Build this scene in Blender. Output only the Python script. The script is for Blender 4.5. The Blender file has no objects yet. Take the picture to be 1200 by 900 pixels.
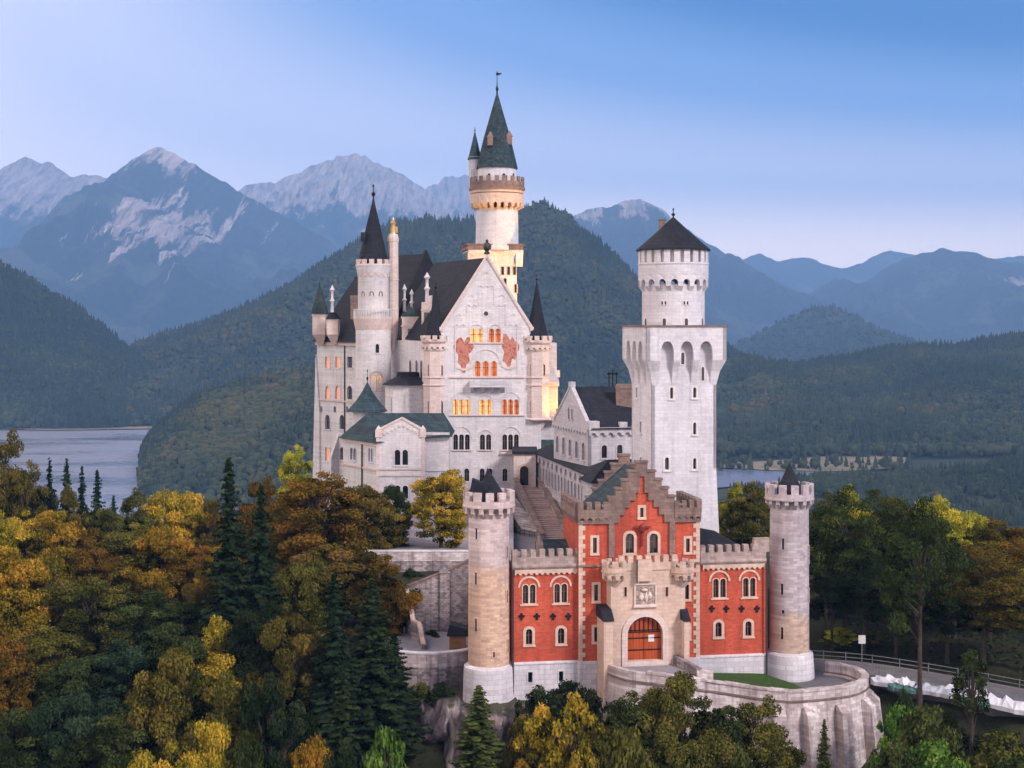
import bpy, bmesh, math, random
import numpy as np
from mathutils import Vector, Matrix
from mathutils.geometry import tessellate_polygon
random.seed(7)
R = math.radians
S = bpy.context.scene
COL = S.collection
FOC, HX, HY, EYE = 1700.0, 600.0, 378.0, 40.0      # survey numbers taken off the photograph (1200 px wide)

# ---------------------------------------------------------------- camera, sky, sun, exposure
cd = bpy.data.cameras.new('camera'); cam = bpy.data.objects.new('camera', cd); COL.objects.link(cam)
cam.location = (0, 0, EYE); cam.rotation_euler = (R(90), 0, 0)
cd.sensor_fit = 'HORIZONTAL'; cd.sensor_width = 36; cd.lens = 36*FOC/1200
cd.shift_y = -(450-HY)/1200
cd.clip_start = 1; cd.clip_end = 40000
S.camera = cam
SUN_EL, SUN_AZ = 35, 46
world = bpy.data.worlds.new('World'); S.world = world; world.use_nodes = True
wt = world.node_tree; wt.nodes.clear()
def wn(t, **k):
    n = wt.nodes.new(t)
    for a, b in k.items(): setattr(n, a, b)
    return n
sky = wn('ShaderNodeTexSky', sky_type='NISHITA', sun_disc=False)
sky.sun_elevation = R(SUN_EL); sky.sun_rotation = R(180-SUN_AZ); sky.altitude = 900; sky.air_density = 1.2; sky.dust_density = 0.6
bg1 = wn('ShaderNodeBackground'); bg1.inputs['Strength'].default_value = 0.10
wt.links.new(sky.outputs[0], bg1.inputs['Color'])
tc = wn('ShaderNodeTexCoord'); sp = wn('ShaderNodeSeparateXYZ'); wt.links.new(tc.outputs['Generated'], sp.inputs[0])
ma = wn('ShaderNodeMath', operation='MULTIPLY_ADD'); ma.inputs[1].default_value = 0.16; wt.links.new(sp.outputs['X'], ma.inputs[0])
zz = wn('ShaderNodeMath', operation='MAXIMUM'); zz.inputs[1].default_value = 0.0; wt.links.new(sp.outputs['Z'], zz.inputs[0])
xz = wn('ShaderNodeMath', operation='MULTIPLY'); wt.links.new(sp.outputs['X'], xz.inputs[0]); wt.links.new(zz.outputs[0], xz.inputs[1])
xzz = wn('ShaderNodeMath', operation='MULTIPLY'); wt.links.new(xz.outputs[0], xzz.inputs[0]); wt.links.new(zz.outputs[0], xzz.inputs[1])
sm = wn('ShaderNodeMath', operation='MULTIPLY_ADD'); sm.inputs[1].default_value = 7.5
wt.links.new(xzz.outputs[0], sm.inputs[0]); wt.links.new(zz.outputs[0], sm.inputs[2])
cr = wn('ShaderNodeValToRGB'); wt.links.new(sm.outputs[0], cr.inputs[0])
e = cr.color_ramp; e.interpolation = 'EASE'
stops = [(0.0, (2.3, 1.85, 1.62)), (.05, (1.65, 1.35, 1.28)), (.11, (.70, .72, .98)), (.19, (.17, .34, .74)), (.27, (.0, .15, .50)), (.45, (.02, .13, .40)), (1, (.03, .10, .30))]
while len(e.elements) < len(stops): e.elements.new(.5)
for k, (p, c) in enumerate(stops): e.elements[k].position = p; e.elements[k].color = (*c, 1)
bg2 = wn('ShaderNodeBackground'); bg2.inputs['Strength'].default_value = 1.0
wt.links.new(cr.outputs[0], bg2.inputs['Color'])
mx = wn('ShaderNodeMixShader'); mx.inputs[0].default_value = 0.9
wt.links.new(bg1.outputs[0], mx.inputs[1]); wt.links.new(bg2.outputs[0], mx.inputs[2])
wo = wn('ShaderNodeOutputWorld'); wt.links.new(mx.outputs[0], wo.inputs[0])
sd = bpy.data.lights.new('sun', 'SUN'); sd.energy = 3.6; sd.angle = R(14); sd.color = (1.0, .885, .845)
sun = bpy.data.objects.new('sun', sd); COL.objects.link(sun); sun.rotation_euler = (R(90-SUN_EL), 0, R(SUN_AZ)); sun.location = (80, -80, 200)
vs = S.view_settings; vs.view_transform = 'Standard'; vs.look = 'None'; vs.gamma = 1; vs.exposure = 0.30; vs.use_curve_mapping = False
S.cycles.max_bounces = 5; S.cycles.diffuse_bounces = 3; S.cycles.glossy_bounces = 2; S.cycles.transmission_bounces = 3
S.cycles.volume_bounces = 0; S.cycles.use_denoising = True; S.cycles.caustics_reflective = False; S.cycles.sample_clamp_indirect = 4

# ---------------------------------------------------------------- materials
def lin(c):
    return tuple((x/255/12.92 if x/255 <= .04045 else ((x/255+.055)/1.055)**2.4) for x in c)
MATS = {}
class NT:
    def __init__(s, name):
        s.m = bpy.data.materials.new(name); s.m.use_nodes = True; s.t = s.m.node_tree; s.t.nodes.clear()
        s.out = s.n('ShaderNodeOutputMaterial'); s.b = s.n('ShaderNodeBsdfPrincipled'); s.l(s.b.outputs[0], s.out.inputs[0])
        s.pos = s.n('ShaderNodeNewGeometry').outputs['Position']
    def n(s, t, **k):
        q = s.t.nodes.new(t)
        for a, b in k.items(): setattr(q, a, b)
        return q
    def l(s, a, b): s.t.links.new(a, b)
    def val(s, i, v):
        if hasattr(v, 'links'): s.l(v, i)
        else: i.default_value = v
    def math(s, op, a, b=0.0, c=0.0):
        q = s.n('ShaderNodeMath', operation=op); s.val(q.inputs[0], a); s.val(q.inputs[1], b); s.val(q.inputs[2], c); return q.outputs[0]
    def mix(s, f, a, b, blend='MIX'):
        q = s.n('ShaderNodeMix', data_type='RGBA', blend_type=blend)
        s.val(q.inputs[0], f); s.val(q.inputs[6], a if hasattr(a, 'links') else (*a, 1)); s.val(q.inputs[7], b if hasattr(b, 'links') else (*b, 1)); return q.outputs[2]
    def vec(s, v, sc):
        q = s.n('ShaderNodeVectorMath', operation='MULTIPLY'); s.val(q.inputs[0], v); q.inputs[1].default_value = sc; return q.outputs[0]
    def noise(s, v, scale, detail=4, rough=.55, dist=0):
        q = s.n('ShaderNodeTexNoise'); s.l(v, q.inputs['Vector']); q.inputs['Scale'].default_value = scale
        q.inputs['Detail'].default_value = detail; q.inputs['Roughness'].default_value = rough; q.inputs['Distortion'].default_value = dist; return q.outputs[0]
    def ramp(s, f, stops):
        q = s.n('ShaderNodeValToRGB'); s.l(f, q.inputs[0]); e = q.color_ramp
        while len(e.elements) < len(stops): e.elements.new(.5)
        for k, (p, c) in enumerate(stops):
            e.elements[k].position = p; e.elements[k].color = (*(c if isinstance(c, tuple) else (c, c, c)), 1)
        return q.outputs[0]
    def face(s):            # (horizontal run, height) on any upright wall
        a = s.n('ShaderNodeSeparateXYZ'); s.l(s.pos, a.inputs[0])
        u = s.math('MULTIPLY_ADD', a.outputs[1], .8, a.outputs[0])
        q = s.n('ShaderNodeCombineXYZ'); s.l(u, q.inputs[0]); s.l(a.outputs[2], q.inputs[1]); return q.outputs[0]
    def bump(s, h, strength=.4, dist=.1):
        q = s.n('ShaderNodeBump'); q.inputs['Strength'].default_value = strength; q.inputs['Distance'].default_value = dist
        s.l(h, q.inputs['Height']); s.l(q.outputs[0], s.b.inputs['Normal'])
    def fin(s, col, rough=.85, name=None):
        s.val(s.b.inputs['Base Color'], col if hasattr(col, 'links') else (*col, 1)); s.b.inputs['Roughness'].default_value = rough
        s.b.inputs['Specular IOR Level'].default_value = .25
        MATS[s.m.name] = s.m; return s.m
def masonry(name, base, dark, bw, bh, mortar=.5, vary=.35, stain=.35, rough=.88, patch=None, zsplit=None):
    t = NT(name); f = t.face()
    br = t.n('ShaderNodeTexBrick'); t.l(f, br.inputs['Vector'])
    br.inputs['Scale'].default_value = 1; br.inputs['Brick Width'].default_value = bw; br.inputs['Row Height'].default_value = bh
    br.inputs['Mortar Size'].default_value = bh*.06; br.inputs['Mortar Smooth'].default_value = .3; br.inputs['Bias'].default_value = -.2
    lo = tuple(b*(1-vary)+d*vary for b, d in zip(base, dark)); hi = tuple(min(1, b*1.06) for b in base)
    br.inputs['Color1'].default_value = (*hi, 1); br.inputs['Color2'].default_value = (*lo, 1)
    br.inputs['Mortar'].default_value = (*tuple(b*(1-mortar) for b in base), 1)
    n1 = t.noise(t.vec(t.pos, (1, 1, .55)), .28, 6, .6)
    c = t.mix(t.ramp(n1, [(.40, 0.0), (.72, stain)]), br.outputs[0], dark)
    n2 = t.noise(t.vec(t.pos, (2.2, 2.2, .12)), .8, 4, .6)        # streaks that run down the wall
    c = t.mix(t.ramp(n2, [(.50, 0.0), (.80, stain*1.1)]), c, tuple(d*.8 for d in dark))
    n3 = t.noise(t.pos, 2.6, 5, .7)
    c = t.mix(.35, c, t.ramp(n3, [(.25, .35), (.75, .75)]), 'OVERLAY')
    if patch:
        n4 = t.noise(t.vec(t.pos, (.5, .5, 1.0)), .35, 3, .5)
        if zsplit is not None:
            zs = t.n('ShaderNodeSeparateXYZ'); t.l(t.pos, zs.inputs[0]); n4 = t.math('MULTIPLY_ADD', n4, .8, t.math('MULTIPLY_ADD', zs.outputs[2], -.07, .11+zsplit*.07))
        c = t.mix(t.ramp(n4, [(.38, 0.0), (.62, .95)]), c, t.mix(1.0, c, tuple(a/b*1.02 for a, b in zip(patch, base)), 'MULTIPLY'))
    t.bump(br.outputs[1], .3, -.03)
    return t.fin(c, rough)
masonry('limestone', (.61, .585, .60), (.31, .295, .32), 1.1, .42, .16, .30, .40)
masonry('pink_limestone', (.60, .495, .46), (.38, .28, .27), 1.0, .40, .18, .35, .35)
masonry('tower_limestone', (.575, .56, .60), (.32, .31, .35), 1.2, .45, .13, .28, .42)
masonry('gate_tower_stone', (.52, .43, .43), (.25, .19, .20), .9, .32, .22, .7, .40, patch=(.58, .41, .31))
masonry('grey_tower_stone', (.45, .40, .43), (.22, .18, .20), .9, .30, .24, .75, .45, patch=(.50, .37, .30), zsplit=6.0)
masonry('banded_tower_stone', (.56, .46, .45), (.27, .20, .21), .9, .30, .22, .7, .42, patch=(.58, .40, .29), zsplit=11.5)
masonry('warm_sandstone', (.56, .42, .345), (.33, .23, .19), 1.0, .40, .18, .4, .35)
masonry('gable_stone', (.23, .16, .135), (.09, .065, .065), .7, .35, .3, .7, .6)
masonry('plinth_stone', (.60, .57, .60), (.30, .29, .34), 1.3, .55, .25, .4, .45)
masonry('parapet_stone', (.38, .30, .275), (.16, .12, .12), .7, .35, .3, .7, .6)
masonry('red_brick', (.50, .096, .052), (.24, .038, .028), .5, .16, .28, .6, .65)
masonry('grey_limestone', (.45, .43, .46), (.24, .23, .26), 1.1, .42, .2, .35, .42)
masonry('rubble_stone', (.40, .34, .34), (.09, .075, .085), .48, .26, .5, 1.0, .95)
masonry('bastion_stone', (.63, .57, .57), (.22, .16, .16), .8, .36, .35, .75, .95)
masonry('steps_stone', (.42, .30, .27), (.20, .16, .17), 6, .3, .35, .4, .4)
masonry('paving', (.25, .23, .25), (.14, .13, .15), 2, 2, .1, .3, .5)
def roofing(name, base, dark, seam):
    t = NT(name); f = t.face()
    n = t.noise(t.vec(t.pos, (1, 1, .4)), .7, 5, .65)
    c = t.mix(t.ramp(n, [(.3, 0.0), (.75, 1.0)]), base, dark)
    br = t.n('ShaderNodeTexBrick'); t.l(f, br.inputs['Vector']); br.inputs['Scale'].default_value = 1
    br.inputs['Brick Width'].default_value = seam; br.inputs['Row Height'].default_value = .45 if seam < 1.2 else 5.0
    br.inputs['Mortar Size'].default_value = .03
    br.inputs['Color1'].default_value = (1.3, 1.3, 1.3, 1); br.inputs['Color2'].default_value = (.62, .62, .66, 1); br.inputs['Mortar'].default_value = (.4, .4, .4, 1)
    c = t.mix(.95, c, br.outputs[0], 'MULTIPLY')
    t.bump(br.outputs[1], .35, -.04)
    return t.fin(c, .8)
roofing('slate', (.017, .020, .031), (.009, .010, .016), .5)
roofing('slate_brown', (.019, .021, .031), (.010, .011, .017), .5)
roofing('copper_teal', (.034, .064, .074), (.016, .030, .040), .6)
roofing('green_slate', (.035, .060, .058), (.017, .028, .030), .5)
def plain(name, col, rough=.6, metal=0, vary=.25, scale=1.5):
    t = NT(name); n = t.noise(t.pos, scale, 5, .6)
    c = t.mix(t.ramp(n, [(.3, 0.0), (.7, 1.0)]), tuple(min(1, x*(1+vary*.5)) for x in col), tuple(x*(1-vary) for x in col))
    m = t.fin(c, rough); t.b.inputs['Metallic'].default_value = metal; return m
plain('dark_iron', (.02, .02, .022), .5, .6); plain('bronze', (.05, .06, .05), .5, .5); plain('gilded', (.55, .36, .16), .4, .4)
plain('white_plaster', (.66, .62, .64), .8); plain('glazing_bar', (.10, .08, .08), .6); plain('oak', (.24, .10, .04), .6)
plain('rain_pipe', (.06, .05, .055), .5, .3); plain('wood_hut', (.22, .12, .06), .8); plain('sign_white', (.6, .6, .6), .5, 0, .05)
plain('tarp', (.62, .64, .70), .4, 0, .3, .6); plain('tarp_grey', (.42, .45, .52), .45, 0, .3, .6); plain('tarp_dark', (.07, .16, .15), .5, 0, .3); plain('bark', (.055, .042, .035), .9, 0, .5, 2); plain('pale_bark', (.30, .25, .22), .9, 0, .5, 2)
plain('galvanised', (.22, .23, .25), .5, .4); plain('crest_red', (.20, .03, .03), .6)
def oak_door():
    t = NT('door_planks'); f = t.face(); a = t.n('ShaderNodeSeparateXYZ'); t.l(f, a.inputs[0])
    w = t.math('FRACT', t.math('MULTIPLY', a.outputs[0], 2.6)); n = t.noise(t.vec(t.pos, (5, 5, .5)), 1.2, 5, .6)
    c = t.mix(t.ramp(n, [(.3, 0.0), (.7, 1.0)]), (.46, .085, .022), (.26, .040, .012))
    c = t.mix(t.math('LESS_THAN', w, .10), c, (.09, .018, .008)); return t.fin(c, .5)
oak_door()
def glass(name, tint=(.012, .014, .02)):
    t = NT(name); n = t.noise(t.pos, .9, 2, .5); m = t.fin(t.mix(n, tuple(x*.5 for x in tint), tuple(x*1.8 for x in tint)), .12)
    t.b.inputs['Specular IOR Level'].default_value = .5; return m
glass('dark_glass'); glass('grey_glass', (.05, .05, .07))
def litglass(name, c1, c2, st):
    t = NT(name); n = t.noise(t.pos, 2.0, 4, .65)
    c = t.mix(t.ramp(n, [(.36, 0.0), (.64, 1.0)]), c1, c2); m = t.fin(t.mix(.5, c1, c2), .3)
    t.l(c, t.b.inputs['Emission Color']); t.b.inputs['Emission Strength'].default_value = st; return m
litglass('lit_orange', (.90, .24, .04), (.20, .030, .010), .50)
litglass('lit_yellow', (1.0, .60, .14), (.45, .11, .02), .75)
litglass('lit_dim', (.80, .36, .20), (.36, .19, .16), .6)
def fresco():
    t = NT('fresco_paint'); n = t.noise(t.pos, 1.9, 8, .75, .8)
    c = t.ramp(n, [(.30, (.10, .03, .03)), (.44, (.36, .09, .06)), (.54, (.52, .25, .18)), (.62, (.22, .09, .09)), (.72, (.60, .44, .36))]); return t.fin(c, .9)
fresco()
def relief():
    t = NT('carved_relief'); n = t.noise(t.pos, 2.5, 4, .6, .8); t.bump(n, 1.0, .3)
    return t.fin(t.ramp(n, [(.35, (.22, .17, .15)), (.65, (.48, .38, .33))]), .9)
relief()
def rock():
    t = NT('rock'); p = t.vec(t.pos, (1, 1, .28)); n = t.noise(p, .35, 8, .65, .8); n2 = t.noise(p, 1.6, 6, .7)
    c = t.ramp(n, [(.38, (.020, .016, .020)), (.46, (.13, .105, .115)), (.56, (.29, .24, .25)), (.68, (.52, .45, .45))])
    c = t.mix(.5, c, t.ramp(n2, [(.3, .25), (.7, .8)]), 'OVERLAY')
    nz = t.n('ShaderNodeSeparateXYZ'); t.l(t.n('ShaderNodeNewGeometry').outputs['Normal'], nz.inputs[0])
    c = t.mix(t.ramp(t.math('MULTIPLY', nz.outputs[2], n), [(.36, 0.0), (.46, .9)]), c, (.035, .042, .016))
    t.bump(n2, .9, .6); return t.fin(c, .95)
rock()
def ground():
    t = NT('forest_floor'); n = t.noise(t.pos, .12, 6, .65); n2 = t.noise(t.pos, 1.4, 5, .7)
    c = t.ramp(n, [(.30, (.008, .012, .006)), (.5, (.018, .022, .009)), (.7, (.040, .028, .013))])
    c = t.mix(.5, c, t.ramp(n2, [(.3, .2), (.7, .8)]), 'OVERLAY'); t.bump(n2, .8, .4); return t.fin(c, .95)
ground()
def lawn():
    t = NT('lawn'); n2 = t.noise(t.pos, 2.4, 5, .7); return t.fin(t.ramp(n2, [(.3, (.016, .040, .008)), (.7, (.045, .095, .016))]), .95)
lawn()
def asphalt():
    t = NT('asphalt'); n = t.noise(t.pos, .5, 6, .7); return t.fin(t.ramp(n, [(.3, (.085, .082, .092)), (.7, (.16, .155, .165))]), .9)
asphalt()
def water():
    t = NT('water'); n = t.noise(t.vec(t.pos, (1, .35, 1)), .05, 5, .6); t.bump(n, .6, 3)
    m = t.fin((.13, .14, .19), .30); t.l(t.ramp(t.noise(t.vec(t.pos, (.35, 1, 1)), .006, 5, .6), [(.40, .12), (.60, .48)]), t.b.inputs['Roughness']); t.b.inputs['Specular IOR Level'].default_value = .6; return m
water()
def foliage(name, attr='tint', trans=.25, sat=1.0):
    t = NT(name); oi = t.n('ShaderNodeObjectInfo'); at = t.n('ShaderNodeAttribute', attribute_name=attr); f = at.outputs['Fac']
    hs = t.n('ShaderNodeHueSaturation'); t.l(oi.outputs['Color'], hs.inputs['Color'])
    t.l(t.math('MULTIPLY_ADD', f, -.070, .540), hs.inputs['Hue']); hs.inputs['Saturation'].default_value = sat
    n = t.noise(t.pos, .55, 2, .5)
    t.l(t.math('MULTIPLY', t.math('MULTIPLY_ADD', f, 1.85, .03), t.math('MULTIPLY_ADD', n, 1.2, .42)), hs.inputs['Value'])  # wide value curve puts dark gaps and bright highlights into the leaf colour
    d = t.n('ShaderNodeBsdfDiffuse'); tr = t.n('ShaderNodeBsdfTranslucent'); t.l(hs.outputs[0], d.inputs[0]); t.l(hs.outputs[0], tr.inputs[0])
    m = t.n('ShaderNodeMixShader'); m.inputs[0].default_value = trans*.7; t.l(d.outputs[0], m.inputs[1]); t.l(tr.outputs[0], m.inputs[2])
    t.l(m.outputs[0], t.out.inputs[0]); MATS[name] = t.m; return t.m
foliage('leaves'); foliage('needles', trans=.12)
def farwood():
    t = NT('far_foliage'); at = t.n('ShaderNodeAttribute', attribute_name='tint'); n = t.noise(t.pos, .006, 4, .6)
    f = t.math('ADD', at.outputs['Fac'], t.math('MULTIPLY_ADD', n, 1.1, -.55))
    c = t.ramp(f, [(.10, (.008, .018, .010)), (.40, (.022, .036, .015)), (.64, (.046, .050, .016)), (.86, (.085, .060, .020)), (.97, (.13, .075, .024))])
    return t.fin(c, .95)
farwood()
def hillmat():
    t = NT('wooded_hill'); n = t.noise(t.pos, .02, 6, .7); n2 = t.noise(t.pos, .004, 3, .5)
    c = t.ramp(t.math('MULTIPLY_ADD', n2, .5, t.math('MULTIPLY', n, .5)), [(.35, (.010, .020, .014)), (.5, (.022, .034, .018)), (.62, (.050, .042, .02))])
    nz = t.n('ShaderNodeSeparateXYZ'); t.l(t.n('ShaderNodeNewGeometry').outputs['Normal'], nz.inputs[0])
    t.bump(n, 1.0, 14); return t.fin(c, .95)
hillmat()
def mountainmat(name, tree, scars, rockc=(.36, .31, .31)):
    t = NT(name); ps = t.n('ShaderNodeSeparateXYZ'); t.l(t.pos, ps.inputs[0])
    n = t.noise(t.pos, .0014, 9, .68); ns = t.noise(t.vec(t.pos, (1, .04, .20)), .0066, 9, .70, .12); nf = t.noise(t.pos, .016, 6, .75); ng = t.noise(t.vec(t.pos, (1, .08, .30)), .018, 8, .75, .2)
    wood = t.ramp(nf, [(.3, (.006, .016, .018)), (.7, (.028, .040, .030))])
    meadow = t.mix(t.ramp(t.noise(t.pos, .0014, 6, .6), [(.56, 0.0), (.63, .7)]), wood, (.085, .095, .060))
    stone = t.mix(t.ramp(ng, [(.36, 0.0), (.60, 1.0)]), tuple(x*.22 for x in rockc), tuple(min(.8, x*1.1) for x in rockc))
    hh = t.math('MULTIPLY_ADD', n, 1240.0, t.math('MULTIPLY_ADD', ns, 1800.0, ps.outputs[2]))
    f = t.ramp(t.math('MULTIPLY', t.math('SUBTRACT', hh, tree+1480.0), .002), [(.40, 0.0), (.62, .95)])
    for (sx, sz, rx, rz) in scars:
        cb = t.n('ShaderNodeCombineXYZ')
        t.l(t.math('MULTIPLY_ADD', ps.outputs[0], 1/rx, -sx/rx), cb.inputs[0]); t.l(t.math('MULTIPLY_ADD', ps.outputs[2], 1/rz, -sz/rz), cb.inputs[2])
        ln = t.n('ShaderNodeVectorMath', operation='LENGTH'); t.l(cb.outputs[0], ln.inputs[0])
        g = t.math('SUBTRACT', t.math('MULTIPLY_ADD', ns, 5.2, -2.1), ln.outputs['Value'])
        f = t.math('MAXIMUM', f, t.ramp(g, [(.0, 0.0), (.18, .95)]))
    t.bump(ng, .9, 80)
    return t.fin(t.mix(f, meadow, stone), .95)

# ---------------------------------------------------------------- objects and tags
def tag(o, label=None, cat=None, group=None, kind=None):
    if label: o['label'] = label
    if cat: o['category'] = cat
    if group: o['group'] = group
    if kind: o['kind'] = kind
    return o
def thing(name, loc, label, cat, group=None):
    o = bpy.data.objects.new(name, None); COL.objects.link(o); o.location = loc; o.empty_display_size = .5
    return tag(o, label, cat, group)
def base_of(o):
    v = Vector((0, 0, 0))
    while o is not None: v += o.location; o = o.parent
    return v

# ---------------------------------------------------------------- frames: an upright wall's own (run, outwards, height)
class Fr:
    def __init__(s, x, y, ang): s.x, s.y, s.a = x, y, ang; s.c, s.s = math.cos(ang), math.sin(ang)
    def w(s, u, d, z): return (s.x+u*s.c+d*s.s, s.y+u*s.s-d*s.c, z)
    def U(s, px, d=0):
        k = (px-HX)/FOC; return (k*(s.y-d*s.c)-s.x-d*s.s)/(s.c-k*s.s)
    def Z(s, px, py, d=0): return EYE-(py-HY)/FOC*(s.y+s.U(px, d)*s.s-d*s.c)
    def m(s, px, d=0): return (s.y+s.U(px, d)*s.s-d*s.c)/FOC        # metres per photo pixel there
class Cy:                                                            # the same on a round wall; run measured from the side facing us
    def __init__(s, x, y, r): s.x, s.y, s.r = x, y, r
    def w(s, u, d, z):
        a = u/s.r; q = s.r+d; return (s.x+q*math.sin(a), s.y-q*math.cos(a), z)
    def U(s, px, d=0):
        t = (((px-HX)/FOC*s.y)-s.x)/s.r; a = math.asin(max(-.97, min(.97, t))); return a*s.r
    def Z(s, px, py, d=0): return EYE-(py-HY)/FOC*(s.y-s.r*math.cos(s.U(px)/s.r))
    def m(s, px, d=0): return s.y/FOC
def P(px, py, Y): return ((px-HX)*Y/FOC, Y, EYE-(py-HY)*Y/FOC)

def rect(u, z0, z1, w): return [(u-w/2, z0), (u+w/2, z0), (u+w/2, z1), (u-w/2, z1)]
def arch(u, z0, z1, w, n=7, point=0):
    r = w/2; h = r*(1+point); zs = z1-h
    return [(u-r, z0), (u+r, z0)]+[(u+r*math.cos(a), zs+h*math.sin(a)) for a in [math.pi*k/n for k in range(n+1)]]
def grow(poly, g):
    us = [p[0] for p in poly]; zs = [p[1] for p in poly]; cu, cz = (min(us)+max(us))/2, (min(zs)+max(zs))/2
    hu, hz = (max(us)-min(us))/2, (max(zs)-min(zs))/2
    return [(cu+(a-cu)*(hu+g)/hu, cz+(b-cz)*(hz+g)/hz) for a, b in poly]

class MB:
    def __init__(s): s.v = []; s.f = []
    def add(s, vs, fs):
        k = len(s.v); s.v += [tuple(p) for p in vs]; s.f += [tuple(i+k for i in f) for f in fs]; return s
    def box(s, x0, x1, y0, y1, z0, z1):
        return s.add([(x, y, z) for z in (z0, z1) for y in (y0, y1) for x in (x0, x1)], [(0, 1, 3, 2), (4, 6, 7, 5), (0, 4, 5, 1), (2, 3, 7, 6), (0, 2, 6, 4), (1, 5, 7, 3)])
    def fbox(s, fr, u0, u1, d0, d1, z0, z1):
        return s.add([fr.w(u, d, z) for z in (z0, z1) for d in (d0, d1) for u in (u0, u1)], [(0, 1, 3, 2), (4, 6, 7, 5), (0, 4, 5, 1), (2, 3, 7, 6), (0, 2, 6, 4), (1, 5, 7, 3)])
    def prism(s, fr, poly, d0, d1):                                   # a wall-plane outline given thickness
        n = len(poly); s.add([fr.w(u, d0, z) for u, z in poly]+[fr.w(u, d1, z) for u, z in poly], [])
        k = len(s.v)-2*n
        for t in tessellate_polygon([[Vector((u, z, 0)) for u, z in poly]]): s.f += [tuple(k+i for i in t), tuple(k+n+i for i in reversed(t))]
        s.f += [(k+i, k+(i+1) % n, k+n+(i+1) % n, k+n+i) for i in range(n)]; return s
    def profile(s, fr, prof, u0, u1):                                 # an outline in (outwards, height) run along the wall
        n = len(prof); s.add([fr.w(u0, d, z) for d, z in prof]+[fr.w(u1, d, z) for d, z in prof], []); k = len(s.v)-2*n
        for t in tessellate_polygon([[Vector((a, b, 0)) for a, b in prof]]): s.f += [tuple(k+i for i in t), tuple(k+n+i for i in reversed(t))]
        s.f += [(k+i, k+(i+1) % n, k+n+(i+1) % n, k+n+i) for i in range(n)]; return s
    def plan(s, pts, z0, z1):                                          # a ground plan raised from z0 to z1
        n = len(pts); a = z0 if isinstance(z0, (list, tuple)) else [z0]*n; b = z1 if isinstance(z1, (list, tuple)) else [z1]*n
        s.add([(x, y, a[i]) for i, (x, y) in enumerate(pts)]+[(x, y, b[i]) for i, (x, y) in enumerate(pts)], []); k = len(s.v)-2*n
        for t in tessellate_polygon([[Vector((x, y, 0)) for x, y in pts]]): s.f += [tuple(k+i for i in t), tuple(k+n+i for i in reversed(t))]
        s.f += [(k+i, k+(i+1) % n, k+n+(i+1) % n, k+n+i) for i in range(n)]; return s
    def wall(s, fr, outline, holes, d=0, th=.42):                      # skin with real openings and reveals
        loops = [outline]+list(holes); flat = [p for l in loops for p in l]; k = len(s.v); n = len(flat)
        s.add([fr.w(u, d, z) for u, z in flat]+[fr.w(u, d-th, z) for u, z in flat], [])
        for t in tessellate_polygon([[Vector((u, z, 0)) for u, z in l] for l in loops]): s.f.append(tuple(k+i for i in t))
        o = 0
        for l in loops:
            m = len(l); s.f += [(k+o+i, k+o+(i+1) % m, k+n+o+(i+1) % m, k+n+o+i) for i in range(m)]; o += m
        return s
    def ring(s, fr, inner, outer, d0, d1):
        n = len(inner); k = len(s.v)
        s.add([fr.w(u, d, z) for d in (d0, d1) for l in (inner, outer) for u, z in l], [])
        for i in range(n):
            j = (i+1) % n
            s.f += [(k+2*n+i, k+2*n+j, k+3*n+j, k+3*n+i), (k+i, k+j, k+2*n+j, k+2*n+i), (k+n+i, k+n+j, k+3*n+j, k+3*n+i)]
        return s
    def sheet(s, fr, poly, d):
        k = len(s.v); s.add([fr.w(u, d, z) for u, z in poly], [])
        for t in tessellate_polygon([[Vector((u, z, 0)) for u, z in poly]]): s.f.append(tuple(k+i for i in t))
        return s
    def lathe(s, x, y, prof, n=28, ph=0, cap=True):
        k = len(s.v)
        for r, z in prof: s.add([(x+r*math.sin(ph+2*math.pi*i/n), y-r*math.cos(ph+2*math.pi*i/n), z) for i in range(n)], [])
        for j in range(len(prof)-1): s.f += [(k+j*n+i, k+j*n+(i+1) % n, k+(j+1)*n+(i+1) % n, k+(j+1)*n+i) for i in range(n)]
        if cap: s.f += [tuple(k+i for i in range(n)), tuple(k+(len(prof)-1)*n+i for i in range(n))]
        return s
    def arc(s, x, y, r0, r1, a0, a1, z0, z1, seg=3):                    # piece of a ring wall; angle 0 faces us
        k = len(s.v)
        for i in range(seg+1):
            a = a0+(a1-a0)*i/seg; sa, ca = math.sin(a), math.cos(a)
            s.add([(x+r*sa, y-r*ca, z) for r, z in ((r0, z0), (r1, z0), (r1, z1), (r0, z1))], [])
        for i in range(seg):
            b = k+4*i; s.f += [(b+j, b+(j+1) % 4, b+4+(j+1) % 4, b+4+j) for j in range(4)]
        e = k+4*seg; s.f += [(k, k+1, k+2, k+3), (e, e+1, e+2, e+3)]; return s
    def merlons(s, x, y, r0, r1, n, frac, z0, z1, ph=0):
        for i in range(n):
            a = ph+2*math.pi*i/n; h = math.pi/n*frac; s.arc(x, y, r0, r1, a-h, a+h, z0, z1, 2)
        return s
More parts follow.
